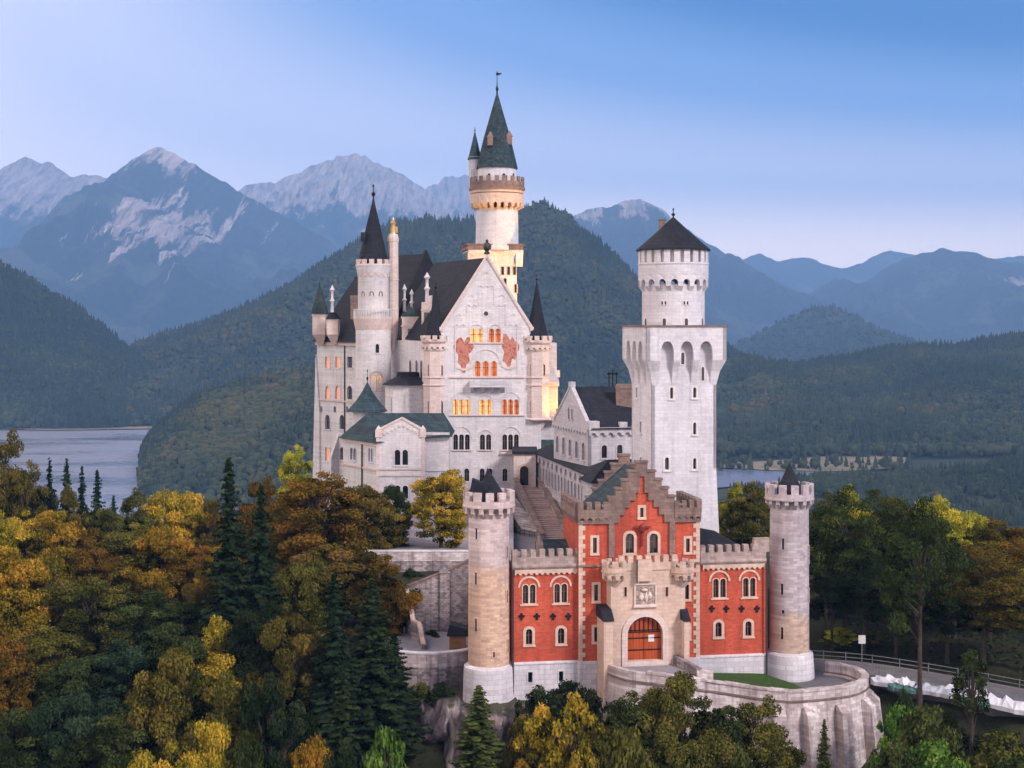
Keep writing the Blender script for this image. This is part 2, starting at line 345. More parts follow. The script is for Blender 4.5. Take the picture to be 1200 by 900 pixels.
    def machic(s, x, y, ri, ro, n, z0, z1, zt, ph=0, frac=.42):         # corbels z0..z1 carrying round arches and a ring wall up to zt
        for i in range(n):
            a = ph+2*math.pi*i/n; h = math.pi/n*frac; k = len(s.v)
            for b in (a-h, a+h):
                s.add([(x+r*math.sin(b), y-r*math.cos(b), z) for r, z in ((ri-.05, z0), (ri+.02, z0), (ri+(ro-ri)*.55, z0+(z1-z0)*.35), (ro-.02, z1*.6+z0*.4), (ro-.02, z1), (ri-.05, z1))], [])
            s.f += [tuple(k+j for j in range(6)), tuple(k+11-j for j in range(6))]+[(k+j, k+(j+1) % 6, k+6+(j+1) % 6, k+6+j) for j in range(6)]
            g = math.pi/n*(1-frac); c = Cy(x, y, ro)                    # arch between this corbel and the next
            m = a+math.pi/n; W = g*ro; H = min(W, (zt-z1)*.75)
            pts = [(m*ro+W*math.cos(math.pi*q/6), z1+H*math.sin(math.pi*q/6)) for q in range(7)]
            A = a*ro; B = (a+2*math.pi/n)*ro
            out = [(B, z1), (B, zt), ((A+B)/2, zt), (A, zt), (A, z1)]+pts[::-1]
            s.wall(c, out, [], 0, ro-ri+.02)
        return s
    def crenel(s, fr, u0, u1, d0, d1, z0, zm, z1, n, frac=.56):
        s.fbox(fr, u0, u1, d0, d1, z0, zm); p = (u1-u0)/(n-1+frac)
        for i in range(n): s.fbox(fr, u0+p*i, u0+p*i+p*frac, d0, d1, zm, z1)
        return s
    def frieze(s, fr, u0, u1, d0, d1, z0, zt, n):                       # little round arches hanging under a cornice
        p = (u1-u0)/n; w = p*.33; out = [(u1, zt), (u0, zt), (u0, z0)]
        for i in range(n):
            c = u0+p*(i+.5); out += [(c-w+0, z0)]+[(c-w*math.cos(math.pi*q/4), z0+min(w, (zt-z0)*.7)*math.sin(math.pi*q/4)+.001) for q in range(1, 4)]+[(c+w, z0)]
        out += [(u1, z0)]
        return s.prism(fr, out, d0, d1)
    def tube(s, pts, rad, n=6):
        k = len(s.v)
        for i, p in enumerate(pts):
            p = Vector(p); q = Vector(pts[min(i+1, len(pts)-1)])-Vector(pts[max(i-1, 0)]); q.normalize()
            a = q.orthogonal().normalized(); b = q.cross(a); r = rad[i] if isinstance(rad, (list, tuple)) else rad
            s.add([p+a*(r*math.cos(2*math.pi*j/n))+b*(r*math.sin(2*math.pi*j/n)) for j in range(n)], [])
        for i in range(len(pts)-1): s.f += [(k+i*n+j, k+i*n+(j+1) % n, k+(i+1)*n+(j+1) % n, k+(i+1)*n+j) for j in range(n)]
        s.f += [tuple(k+j for j in range(n)), tuple(k+(len(pts)-1)*n+j for j in range(n))]; return s
    def build(s, name, mat, parent=None, smooth=False, label=None):
        me = bpy.data.meshes.new(name); b = base_of(parent) if parent else Vector((0, 0, 0))
        me.from_pydata([(p[0]-b.x, p[1]-b.y, p[2]-b.z) for p in s.v], [], s.f)
        bm = bmesh.new(); bm.from_mesh(me); bmesh.ops.recalc_face_normals(bm, faces=bm.faces); bm.to_mesh(me); bm.free()
        me.materials.append(MATS[mat])
        if smooth:
            me.polygons.foreach_set('use_smooth', [True]*len(me.polygons))
            try: me.set_sharp_from_angle(angle=R(40))
            except Exception: pass
        o = bpy.data.objects.new(name, me); COL.objects.link(o)
        if parent: o.parent = parent
        if label: o['label'] = label
        return o

def window(parent, fr, holes, px, y0, y1, wpx, n=1, shape='arch', mat='limestone', lit='dark_glass', d=0, sur=.14, hood=0, sill=True, gap=.22, rec=.34, bars=False, uz=None):
    """y0, y1: top and bottom rows; wpx: overall width; n lights side by side."""
    if uz: u, z0, z1, W = uz
    else: u = fr.U(px, d); z1 = fr.Z(px, y0, d); z0 = fr.Z(px, y1, d); W = wpx*fr.m(px, d)
    w = (W-gap*(n-1))/n
    mb = MB(); pn = MB(); br = MB()
    for i in range(n):
        c = u-W/2+w/2+i*(w+gap); q = arch(c, z0, z1, w) if shape == 'arch' else rect(c, z0, z1, w)
        if holes is not None: holes.append(q)
        mb.ring(fr, q, grow(q, min(sur, gap*.5 if n > 1 else sur)), d-.05 if holes is not None else d-.02, d+.07)
        pn.sheet(fr, grow(q, .03), d-rec if holes is not None else d+.018)
        if bars:
            bd = d-rec+.04 if holes is not None else d+.03
            br.fbox(fr, c-.055, c+.055, bd, bd+.05, z0, z1-.02); br.fbox(fr, c-w/2, c+w/2, bd+.002, bd+.052, z0+(z1-z0)*.55, z0+(z1-z0)*.55+.09)
    if sill: mb.fbox(fr, u-W/2-sur-.05, u+W/2+sur+.05, d+.004, d+.16, z0-.18-sur*.3, z0-sur*.3)
    if hood:
        hr = W/2+hood; h = hr; pts = [(u-hr*math.cos(math.pi*k/12), z1-w*.5+h*math.sin(math.pi*k/12)) for k in range(13)]
        pin = [(u-(hr-.22)*math.cos(math.pi*k/12), z1-w*.5+(h-.22)*math.sin(math.pi*k/12)) for k in range(13)]
        mb.prism(fr, pts+pin[::-1], d+.003, d+.11)
    o = mb.build('window', mat, parent); pn.build('pane', lit, o)
    if bars: br.build('glazing_bar', 'glazing_bar', o)
    return o
def finial(parent, x, y, z, h, r=.12, mat='dark_iron', name='finial'):
    return MB().lathe(x, y, [(r, z-.3), (r*.6, z+h*.2), (r*1.9, z+h*.32), (r*1.9, z+h*.42), (r*.5, z+h*.5), (r*.4, z+h*.75), (r*1.1, z+h*.85), (.01, z+h)], 8).build(name, mat, parent, True)
# ================================================================ GATEHOUSE
TH = R(9.0)
G = Fr(0, 160, TH)
zB, zR, zC = 2.5, 12.75, 13.35                      # plinth top, brick top, cornice top of the wings
root = thing('gatehouse', G.w(15, -4, 0), 'red brick gatehouse with a stepped gable and an arched orange door', 'gatehouse')
def side_wing(px0, px1, wins, singles, slits, crosses, end_merlon):
    u0, u1 = G.U(px0), G.U(px1); holes = []; ph = []
    for px, y0, y1, w in wins: window(root, G, holes, px, y0, y1, w, 2, mat='warm_sandstone', hood=.55, sur=.26, gap=.2, bars=True)
    for px, y0, y1, w in singles: window(root, G, holes, px, y0, y1, w, 1, mat='warm_sandstone', sur=.30, bars=True)
    wl = MB().wall(G, [(u0, zB), (u1, zB), (u1, zR), (u0, zR)], holes); wl.fbox(G, u0, u1, -8, -.424, zB, zR); wl.build('wall', 'red_brick', root)
    for px, y0, y1 in slits:
        u = G.U(px); ph.append(rect(u, G.Z(px, y1), G.Z(px, y0), .5))
        o = MB().ring(G, ph[-1], grow(ph[-1], .14), -.05, .30).build('window', 'plinth_stone', root); MB().sheet(G, grow(ph[-1], .02), -.1).build('pane', 'dark_glass', o)
    pl = MB().wall(G, [(u0, -3), (u1, -3), (u1, zB-.25), (u0, zB-.25)], ph, .22, .6); pl.fbox(G, u0, u1, -8, -.384, -3, zB-.25)
    pl.profile(G, [(-.4, zB-.25), (.30, zB-.25), (.30, zB-.12), (.0, zB+.02), (-.4, zB+.02)], u0, u1); pl.build('plinth', 'plinth_stone', root)
    fz = MB().frieze(G, u0+.3, u1-.1, .004, .22, zR-.62, zR+.02, 12); fz.build('arch_frieze', 'warm_sandstone', root)
    pp = MB(); pp.profile(G, [(-.6, zR), (.26, zR), (.42, zR+.25), (.42, zR+.42), (.3, zC+.02), (-.6, zC+.02)], u0, u1)
    pp.crenel(G, u0, u1, -.5, .28, zC, zC+.75, zC+1.55, 8, .58); pp.fbox(G, u0, u1, -8, -.52, zR, zC+.1)
    pp.build('parapet', 'parapet_stone', root)
    for px, py in crosses:
        u, z = G.U(px), G.Z(px, py); m = MB(); m.fbox(G, u-.34, u+.34, .0, .10, z-.12, z+.12); m.fbox(G, u-.12, u+.12, .002, .12, z-.42, z+.34); m.build('wall_anchor', 'dark_iron', root)
side_wing(600, 681, [(620, 685, 707, 15), (657, 684, 706, 15)], [(620, 737, 755, 7.5), (657.5, 736, 754, 7.5)], [(621, 787, 799), (657, 786, 798)], [(611, 722), (629, 722), (648, 722), (666, 722)], 0)
side_wing(820, 897, [(843, 678, 700, 15), (878, 677, 699, 15)], [(842, 729, 746, 7.5), (877, 728, 745, 7.5)], [], [(834, 713), (851, 713), (869, 713), (887, 713)], 1)
MB().fbox(G, G.U(898)-1.5, G.U(898)+.3, -.45, .275, zC+.7, zC+2.25).build('parapet_end', 'parapet_stone', root)
# centre block
cd0 = .7; uL, uRr = G.U(678, cd0), G.U(820, cd0); zK = G.Z(690, 614, cd0); holes = []; zT = zK+1.0
for px, y0, y1 in ((698.5, 685, 704), (698.5, 735, 752), (805, 685, 702), (805, 733, 748), (697, 630, 648), (806, 631, 647)):
    window(root, G, holes, px, y0, y1, 4.6, 1, 'rect', 'warm_sandstone', d=cd0, sur=.28)
ug0, ug1 = G.U(719, cd0), G.U(784.5, cd0)
for px in (738, 766): window(root, G, holes, px, 625, 648, 10, 1, mat='warm_sandstone', d=cd0, sur=.30, bars=True)
window(root, G, holes, 752, 595, 606, 4, 1, 'rect', 'warm_sandstone', d=cd0, sur=.30)
um = (ug0+ug1)/2
# brick wall, with the brick panel rising in small steps inside the stone gable
W0 = G.U(728, cd0)-um
steps_in = []
zp = [G.Z(752, y, cd0) for y in (612, 603, 594, 586, 577, 558)]
hw = [3.15, 2.55, 1.95, 1.35, .72, .28]
left = [(uL, zB), (uRr, zB), (uRr, zK), (um+ug1-um, zK)]
pts = [(uL, zB), (uRr, zB), (uRr, zK), (ug1, zK)]
pts = [(uL, zB), (uRr, zB), (uRr, zK)]
for i in range(len(zp)):
    pts += [(um+hw[i], zK if i == 0 else zp[i-1]), (um+hw[i], zp[i])]
for i in reversed(range(len(zp))):
    pts += [(um-hw[i], zp[i]), (um-hw[i], zK if i == 0 else zp[i-1])]
pts += [(uL, zK)]
w = MB().wall(G, pts, holes, cd0, .42); w.fbox(G, uL, uRr, -8, cd0-.424, zB, zK); w.build('wall', 'red_brick', root)
MB().fbox(G, uL-.02, G.U(709, cd0), -7.9, cd0+.2, -3, zB+.01).build('plinth', 'plinth_stone', root); MB().fbox(G, G.U(806, cd0), uRr+.02, -7.9, cd0+.2, -1, zB+.01).build('plinth', 'plinth_stone', root)
# quoin strips
for u, s in ((uL, 1), (uRr, -1)):
    q = MB(); k = 0; z = zB
    while z < zK-.1:
        wd = .75 if k % 2 else .45; q.fbox(G, min(u, u+s*wd), max(u, u+s*wd), cd0+.002, cd0+.07, z, min(zK, z+.48)); z += .5; k += 1
    q.build('quoins', 'warm_sandstone', root)
MB().fbox(G, uL-.05, uRr+.05, cd0+.001, cd0+.16, zR+.2, zR+.42).build('string_course', 'gable_stone', root)
# parapets of the block
for a, b in ((uL-.1, G.U(713, cd0)), (G.U(790, cd0), uRr+.1)):
    pp = MB(); pp.fbox(G, a, b, -.3, cd0+.2, zK, zK+.4); pp.frieze(G, a, b, cd0-.3, cd0+.35, zK+.4, zK+1.0, 4); pp.crenel(G, a, b, cd0-.35, cd0+.35, zK+1.0, zK+1.6, zK+2.4, 4, .6); pp.build('parapet', 'gable_stone', root)
pp = MB()
L = Fr(*G.w(uL, -8, 0)[:2], TH-math.pi/2)          # side that looks left
pp.fbox(L, 0, 8.4, -.3, .1, zK, zK+.4); pp.frieze(L, 0, 8.5, -.4, .35, zK+.4, zK+1.0, 8); pp.crenel(L, 0, 8.45, -.4, .34, zK+1.0, zK+1.7, zK+2.5, 7, .62)
pp.build('parapet', 'gable_stone', root); pp = MB()
L2 = Fr(*G.w(uRr, cd0, 0)[:2], TH+math.pi/2)
pp.fbox(L2, 0, 8.4, -.3, .1, zK, zK+1.0); pp.crenel(L2, 0.2, 8.4, -.4, .3, zK+1.0, zK+1.7, zK+2.5, 7, .62)
pp.build('parapet', 'gable_stone', root)
# stepped gables, front and back, with a copper roof between
def stepped(dd, name):
    g = MB(); outer = []; zt = [G.Z(752, y, cd0) for y in (603, 593, 583, 573, 563, 553, 542)]; hx = [5.2, 4.5, 3.75, 3.0, 2.25, 1.5, .62]
    inn = []
    for i in range(len(zp)): inn += [(um+hw[i]+.0, zK if i == 0 else zp[i-1]), (um+hw[i], zp[i])]
    for i in reversed(range(len(zp))): inn += [(um-hw[i], zp[i]), (um-hw[i], zK if i == 0 else zp[i-1])]
    out = [(um+hx[0], zK)]
    for i in range(len(zt)):
        out += [(um+hx[i], zt[i])]
        if i < len(zt)-1: out += [(um+hx[i+1], zt[i])]
    o2 = [(2*um-a, b) for a, b in out][::-1]
    out = out+o2
    poly = out+inn[::-1] if dd > 0 else out
    g.prism(G, poly, dd-.55 if dd > 0 else dd-.5, dd+.26)
    for i in range(len(zt)):                                  # capping stones
        x0 = hx[i+1]-.08 if i < len(zt)-1 else -.7
        for s in (-1, 1):
            a, b = um+s*x0, um+s*(hx[i]+.12); g.fbox(G, min(a, b), max(a, b), dd-.62, dd+.36, zt[i]+.002, zt[i]+.24)
            if i == len(zt)-1: break
    return g
gg = stepped(cd0, ''); 
for s in (-1, 1): gg.fbox(G, um+s*hw[0]+(0 if s > 0 else -.62), um+s*hw[0]+(.62 if s > 0 else 0), cd0+.003, cd0+.28, zR+1.2, zK+.5)
gg.build('stepped_gable', 'gable_stone', root)
stepped(-7.6, '').build('stepped_gable', 'gable_stone', root)
za = G.Z(752, 552, cd0); 
MB().prism(G, [(um-5.6, zK+.9), (um+5.6, zK+.9), (um, za)], -7.55, cd0-.6).build('roof', 'copper_teal', root)
c = MB(); c.fbox(G, um-.10, um+.10, cd0+.05, cd0+.4, G.Z(752, 640, cd0), G.Z(752, 619, cd0)); c.lathe(*G.w(um, cd0+.4, 0)[:2], [(.08, G.Z(752, 625, cd0)), (.30, G.Z(752, 621, cd0)), (.34, G.Z(752, 617, cd0)), (.10, G.Z(752, 613, cd0))], 8)
c.fbox(G, um-.95, um+.95, cd0+.1, cd0+.3, G.Z(752, 618.5, cd0), G.Z(752, 616.5, cd0)); c.build('hanging_crest', 'crest_red', root)
# portal bay
pd = 2.9; pL, pR = G.U(716, pd), G.U(803, pd); zPt = G.Z(757, 668, pd); uD = G.U(756, pd); zD0 = G.Z(756, 774, pd); zD1 = G.Z(756, 722.5, pd)
ho = [arch(uD, zD0, zD1, 4.0, 14)]
for px in (733, 781.5): window(root, G, ho, px, 688, 699, 3, 1, 'rect', 'warm_sandstone', d=pd, sur=.05, sill=False)
b = MB().wall(G, [(pL, -3), (uD-2.0, -3), (uD-2.0, zD0), (uD+2.0, zD0), (uD+2.0, -3), (pR, -3), (pR, zPt), (pL, zPt)], [], pd, .6) if False else MB()
b.wall(G, [(pL, zD0-.02), (pR, zD0-.02), (pR, zPt), (pL, zPt)], ho, pd, .9); b.fbox(G, pL, pR, cd0+.003, pd-.904, zD0-.02, zPt); b.fbox(G, pL, pR, cd0+.003, pd, -3, zD0-.03)
b.build('portal_wall', 'warm_sandstone', root)
b = MB(); b.ring(G, arch(uD, zD0, zD1, 4.0, 14), grow(arch(uD, zD0, zD1, 4.0, 14), .62), pd+.003, pd+.14); b.build('portal_arch', 'pink_limestone', root)
dr = MB().prism(G, arch(uD, zD0+.02, zD1, 4.0, 14), pd-.78, pd-.55).build('door', 'door_planks', root)
ir = MB()
for z in (zD0+1.0, zD0+2.3): ir.fbox(G, uD-1.9, uD+1.9, pd-.552, pd-.50, z, z+.14)
ir.fbox(G, uD-.03, uD+.03, pd-.551, pd-.51, zD0, zD0+2.9)
for z in (zD0+3.0, zD0+3.2): ir.fbox(G, uD-1.8, uD+1.8, pd-.55, pd-.45, z, z+.09)
for i in range(7): ir.fbox(G, uD-1.55+.5*i, uD-1.45+.5*i, pd-.549, pd-.47, zD0+3.1, zD0+3.3+math.sqrt(max(0.05, 4-(1.55-.5*i)**2))*.75)
ir.build('ironwork', 'dark_iron', dr); MB().fbox(G, G.U(764.5, pd)-.33, G.U(764.5, pd)+.33, pd-.548, pd-.50, G.Z(764, 753, pd), G.Z(764, 745, pd)).build('notice', 'sign_white', dr)
o = MB().fbox(G, uD-1.1, uD+1.1, pd+.004, pd+.10, G.Z(757, 708, pd), G.Z(757, 685, pd)).build('coat_of_arms', 'carved_relief', root)
rr = rect(uD, G.Z(757, 708, pd), G.Z(757, 685, pd), 2.2)
m = MB(); m.ring(G, rr, grow(rr, .16), pd+.003, pd+.2)
for dx, dz, sx, sz in ((-.45, -.2, .3, .55), (.1, -.3, .25, .6), (.5, -.1, .28, .5), (-.1, .55, .4, .22)):
    x, y, z = G.w(uD+dx, pd+.1, rr[0][1]+1.05+dz)
    m.lathe(x, y, [(.02, z-sz), (sx*.8, z-sz*.5), (sx, z), (sx*.5, z+sz*.6), (.02, z+sz)], 8)
m.fbox(G, uD-1.35, uD+1.35, pd+.003, pd+.32, rr[0][1]-.3, rr[0][1]-.14); m.build('coat_of_arms_frame', 'pink_limestone', root)
pp = MB(); zp0 = G.Z(757, 668, pd); zp1 = G.Z(757, 651, pd)
pp.fbox(G, pL, pR, cd0+.3, pd+.12, zp0-.0, zp0+.35); pp.crenel(G, pL+.9, pR-.9, pd-.5, pd+.1, zp0+.35, zp1-.75, zp1, 7, .6)
pp.fbox(G, G.U(745.5, pd), G.U(763, pd), pd+.003, pd+.55, G.Z(757, 680, pd), zp0+1.2); pp.fbox(G, G.U(745.5, pd), G.U(747, pd), pd+.003, pd+.62, G.Z(757, 682, pd), zp0+1.3)
pp.build('parapet', 'warm_sandstone', root)
t = MB().tube([G.w(G.U(746, pd)-.1, pd+.7, zp1-.3), G.w(G.U(746, pd)-.1, pd+.7, G.Z(746, 682, pd))], .07); t.tube([G.w(G.U(752+3*i, pd), pd+.3, G.Z(757, 676+(0, -2, 1, 3, 3)[i], pd)) for i in range(5)], .07); t.build('rain_pipe', 'rain_pipe', root)
for px in (720, 798.5):                                          # corner bartizans
    x, y, _ = G.w(G.U(px, pd-.4), pd-.4, 0); zz = lambda yy: G.Z(px, yy, pd)
    bt = MB().lathe(x, y, [(.5, zz(688)), (.85, zz(682)), (.95, zz(680)), (1.05, zz(671)), (1.38, zz(668)), (1.38, zz(664))], 20); bt.machic(x, y, .9, 1.38, 9, zz(682), zz(676), zz(668), .2); bt.merlons(x, y, 1.0, 1.40, 7, .55, zz(664), zz(657)); bt.lathe(x, y, [(1.47, zz(670.5)), (1.47, zz(669))], 20)
    bt.build('bartizan', 'warm_sandstone' if px < 760 else 'gate_tower_stone', root)
for px0, px1, s in ((706.5, 717, 1), (800.5, 806.5, 1)):            # angled buttresses beside the gate
    u0, u1 = G.U(px0, pd+.8), G.U(px1, pd+.8); z1 = G.Z((px0+px1)/2, 727, pd+.8); z2 = G.Z(px0, 718, pd)
    m = MB(); m.fbox(G, u0, u1, cd0, pd+1.3, -3, z1); m.build('buttress', 'warm_sandstone', root)
    MB().profile(G, [(cd0, z1), (pd+1.45, z1), (pd+1.45, z1+.15), (pd+.1, z2+.4), (cd0, z2+.5)], u0-.12, u1+.12).build('buttress_cap', 'slate_brown', root)
for px in (600.5, 680, 897): t = MB().tube([G.w(G.U(px), .40 if px != 680 else .55, zR-.1), G.w(G.U(px), .40 if px != 680 else .55, -1)], .11); t.build('rain_pipe', 'rain_pipe', root)
# roofs and odds and ends behind the parapets
u0, u1 = G.U(826), G.U(884); za = G.Z(826, 617, -2)
MB().add([G.w(u0-2.2, -1.0, zC+.2), G.w(u1+.6, -1.0, zC+.2), G.w(u1+.6, -7.8, zC+.2), G.w(u0-2.2, -7.8, zC+.2), G.w(u0-2.2, -3.6, 16.9), G.w(u1-3.6, -3.6, 16.0)], [(0, 1, 5, 4), (1, 2, 5), (2, 3, 4, 5), (3, 0, 4), (0, 3, 2, 1)]).build('roof', 'slate', root)
ch = MB().fbox(G, G.U(628, -2), G.U(636, -2), -2.6, -1.8, zC, zC+2.1); ch.fbox(G, G.U(630, -2), G.U(634, -2), -2.4, -2.0, zC+2.1, zC+2.7); ch.build('chimney', 'gable_stone', root)
MB().add([G.w(G.U(640, -4), -2.5, zC+.1), G.w(G.U(668, -4), -2.5, zC+.1), G.w(G.U(668, -4), -6.5, zC+1.7), G.w(G.U(640, -4), -6.5, zC+1.7), G.w(G.U(668, -4), -6.5, zC), G.w(G.U(640, -4), -6.5, zC)], [(0, 1, 2, 3), (1, 4, 2), (0, 3, 5), (3, 2, 4, 5)]).build('roof', 'copper_teal', root)

# ================================================================ ROUND TOWERS OF THE GATE
def gate_tower(x, y, r, rb, zbase, zpl, zring, zsol, zmer, slits, label, roof, stone):
    t = thing('gate_tower', (x, y, zbase), label, 'tower')
    MB().lathe(x, y, [(r, zpl-.05), (r*.985, (zpl+zring)/2), (r*.975, zring+.4)], 48).build('shaft', stone, t, True)
    MB().lathe(x, y, [(rb*1.06, zbase-6), (rb, zbase+1), (rb*.955, zpl-.6), (rb*.94, zpl-.25), (r*1.02, zpl), (r*.9, zpl+.01)], 48).build('plinth', 'plinth_stone', t, True)
    ro = rb*.975
    m = MB().machic(x, y, r*.97, ro, 16, zring-.2, zring+.75, zsol-.55, .1); m.arc(x, y, ro-.55, ro, 0, 2*math.pi, zsol-.56, zsol, 48); m.lathe(x, y, [(r*.9, zring+.3), (r*.95, zsol-.5)], 32)
    m.merlons(x, y, ro-.5, ro+.005, 12, .60, zsol, zmer, .05); m.arc(x, y, ro-.1, ro+.07, 0, 2*math.pi, zsol-.72, zsol-.58, 48); m.build('battlement', stone, t)
    roof(t, x, y, zsol)
    for px, y0, y1, w in slits:
        c = Cy(x, y, r); window(t, c, None, px, y0, y1, w, 1, 'rect', stone, sur=.13, sill=False)
    return t
xa, ya, _ = P(573, 0, 160.5); m1 = 160.5/FOC
zf = lambda py, Y: EYE-(py-HY)*Y/FOC
def roof_l(t, x, y, z):
    MB().add([(x-1.5, y-1.3, z-.3), (x+2.1, y-1.3, z-.3), (x+2.1, y+1.7, z-.3), (x-1.5, y+1.7, z-.3), (x-.15, y, zf(548, 160.5))], [(0, 1, 4), (1, 2, 4), (2, 3, 4), (3, 0, 4), (0, 3, 2, 1)]).build('roof', 'slate', t)
    q = Fr(x-2.1, y-1.4, 0); b = MB().prism(q, [(0, z-.3), (2.0, z-.3), (2.0, z+1.6), (.25, zf(561, 160)), (0, z+.9)], 0, -2.2); b.build('roof_hatch', 'slate', t)
gate_tower(xa, ya, 24.4*m1, 31*m1, -3.2, zf(783, 158), zf(607, 158), zf(588.5, 158), zf(578, 158),
    [(559, 619, 632, 2.6), (594.5, 640, 654, 2.2), (558.5, 671, 685, 2.6), (594, 692, 707, 2.2), (558.5, 725, 740, 2.6), (595, 749, 764, 2.2), (579, 764, 770, 2)],
    'pale round gate tower above the cliff, with a tilted dark hatch on its roof', roof_l, 'banded_tower_stone')
xb, yb, _ = P(925, 0, 167); m2 = 167/FOC
def roof_r(t, x, y, z):
    MB().lathe(x, y, [(1.75, z-.4), (1.7, z-.1), (.05, zf(543, 167))], 12).build('roof', 'slate_brown', t)
gate_tower(xb, yb, 23*m2, 29*m2, -1.2, zf(767, 164.6), zf(596, 164.6), zf(580, 164.6), zf(569, 164.6),
    [(914, 631, 644, 2.8), (945.5, 640, 660, 1.5), (913, 684, 697, 2.8), (913, 735, 749, 2.8), (945.5, 690, 705, 1.5), (914, 715, 719, 3)],
    'grey round gate tower next to the lawn, with a pointed dark cone roof', roof_r, 'grey_tower_stone')
# ================================================================ SQUARE TOWER
TS = R(12.5); aS = 9.0
k = (764-HX)/FOC; YS = 192.0; xs = k*YS
root = thing('square_tower', (xs+aS*.4, YS+aS*.5, 6), 'tall white square keep that turns into a round drum under a dark cone roof', 'tower')
F0 = Fr(xs, YS, TS)
def sq(k):                                           # the four sides: 0 faces us, 3 looks left
    f = F0
    for _ in range(k): f = Fr(*f.w(aS, 0, 0)[:2], f.a+math.pi/2)
    return f
S0 = F0; S3 = Fr(*F0.w(0, -aS, 0)[:2], TS-math.pi/2); S1 = Fr(*F0.w(aS, 0, 0)[:2], TS+math.pi/2); S2 = Fr(*F0.w(aS, -aS, 0)[:2], TS+math.pi)
zN0, zN1, zTop = S0.Z(790, 446), S0.Z(790, 401), S0.Z(790, 383)
bat = .45
for i, f in enumerate((S0, S1, S2, S3)):
    ho = []
    if i == 0:
        for px, y0, y1, w in ((787, 454, 467, 4), (814, 454, 466, 4), (814, 495, 509, 4), (781.5, 536, 551, 5), (814, 537, 550, 4)): window(root, f, ho, px, y0, y1, w, 1, 'arch', 'white_plaster', sur=.24)
    if i == 3:
        for px, y0, y1, w in ((746.5, 454, 466, 1.6), (751, 494, 507, 1.8), (751, 536, 548, 1.8)):
            u = f.U(px); window(root, f, ho, px, y0, y1, .7/f.m(px), 1, 'rect', 'white_plaster', sur=.2, lit='grey_glass')
    wl = MB().wall(f, [(0, 20.5), (aS, 20.5), (aS, zN0), (0, zN0)], ho, 0, .42); wl.build('wall', 'tower_limestone', root)
    # battered foot
    MB().add([f.w(0, 0, 20.5), f.w(aS, 0, 20.5), f.w(aS+.5, .5, 6), f.w(-.5, .5, 6)], [(0, 1, 2, 3)]).build('wall', 'tower_limestone', root)
core = MB().plan([F0.w(.43, -.43, 0)[:2], F0.w(aS-.43, -.43, 0)[:2], F0.w(aS-.43, -aS+.43, 0)[:2], F0.w(.43, -aS+.43, 0)[:2]], 12, zTop-.5); core.build('core', 'tower_limestone', root)
ov = 1.05
top = MB()
for i, f in enumerate((S0, S1, S2, S3)):
    n = 3; pw = .95; bay = (aS-pw)/n*1.0
    # skin with pointed arches, at the overhang
    out = [(aS+ov, zTop), (-ov, zTop), (-ov, zN1-2.4)]
    zs = zN1-1.6
    for j in range(n):
        a = pw*.5+bay*j+.30*0; c0, c1 = pw/2+bay*j+pw*.5-.1, pw/2+bay*(j+1)+pw*.5-pw+.1-.0
        c0 = .45+j*(aS-.9)/n+.42; c1 = .45+(j+1)*(aS-.9)/n-.42
        m = (c0+c1)/2; h = (c1-c0)/2
        if j == 0: out += [(c0, zN1-2.4)]
        out += [(c0, zs)]+[(m-h*math.cos(q)**.8 if math.cos(q) > 0 else m+h*(-math.cos(q))**.8, zs+1.75*math.sin(q)) for q in [math.pi*t/8 for t in range(1, 8)]]+[(c1, zs), (c1, zN1-2.4)]
        if j < n-1: out += [((.45+(j+1)*(aS-.9)/n)+.42, zN1-2.4)]
    out += [(aS+ov, zN1-2.4)]
    top.prism(f, out, ov-.5+.001*i, ov)
    for j in range(n+1):                                        # piers that lean out under the arches
        c = .45+j*(aS-.9)/n; u0, u1 = c-.42, c+.42
        if j == 0: u0 = 0
        if j == n: u1 = aS
        top.profile(f, [(-.05, zN0-.6), (.02, zN0-.6), (ov*.35, zN0+1.2), (ov-.002, zN1-2.39), (-.05, zN1-2.39)], u0+.001, u1-.001)
    # corner
    c0 = [f.w(0, 0, zN0-.6), f.w(0, ov, zN1-2.395), f.w(-ov, 0, zN1-2.395), f.w(-ov, ov, zN1-2.395), f.w(-ov*.35, ov*.35, zN0+1.2), f.w(0, ov*.35, zN0+1.2), f.w(-ov*.35, 0, zN0+1.2), f.w(0, 0, zN1-2.395)]
    top.add(c0, [(0, 5, 4), (0, 4, 6), (5, 1, 3, 4), (4, 3, 2, 6), (1, 7, 2, 3)])
for i, f in enumerate((S0, S1, S2, S3)): top.fbox(f, .4, aS-.4, -.40, -.02+.001*i, zN0-.02, zTop-.4)
top.plan([F0.w(-ov+.02, ov-.02, 0)[:2], F0.w(aS+ov-.02, ov-.02, 0)[:2], F0.w(aS+ov-.02, -aS-ov+.02, 0)[:2], F0.w(-ov+.02, -aS-ov+.02, 0)[:2]], zTop-.6, zTop-.02)
top.build('corbelled_head', 'tower_limestone', root)
MB().plan([F0.w(-ov-.16, ov+.16, 0)[:2], F0.w(aS+ov+.16, ov+.16, 0)[:2], F0.w(aS+ov+.16, -aS-ov-.16, 0)[:2], F0.w(-ov-.16, -aS-ov-.16, 0)[:2]], zTop, zTop+.22).build('platform_edge', 'gable_stone', root)
for px, y0, y1, w in ((800, 413, 427, 4), (823.5, 430, 446, 3.5)): window(root, S0, None, px, y0, y1, w, 1, 'arch', 'white_plaster', sur=.15, sill=False)
xr, yr = F0.w(aS/2+.1, -aS/2, 0)[:2]; YR = yr; mr = YR/FOC; xr = (789-HX)*mr
zr = lambda py: EYE-(py-HY)*(YR-4.3)/FOC
r1 = 36.5*mr; r2 = 41.0*mr
MB().lathe(xr, yr, [(r1, zTop+.2), (r1, zr(333))], 56).build('drum', 'tower_limestone', root, True)
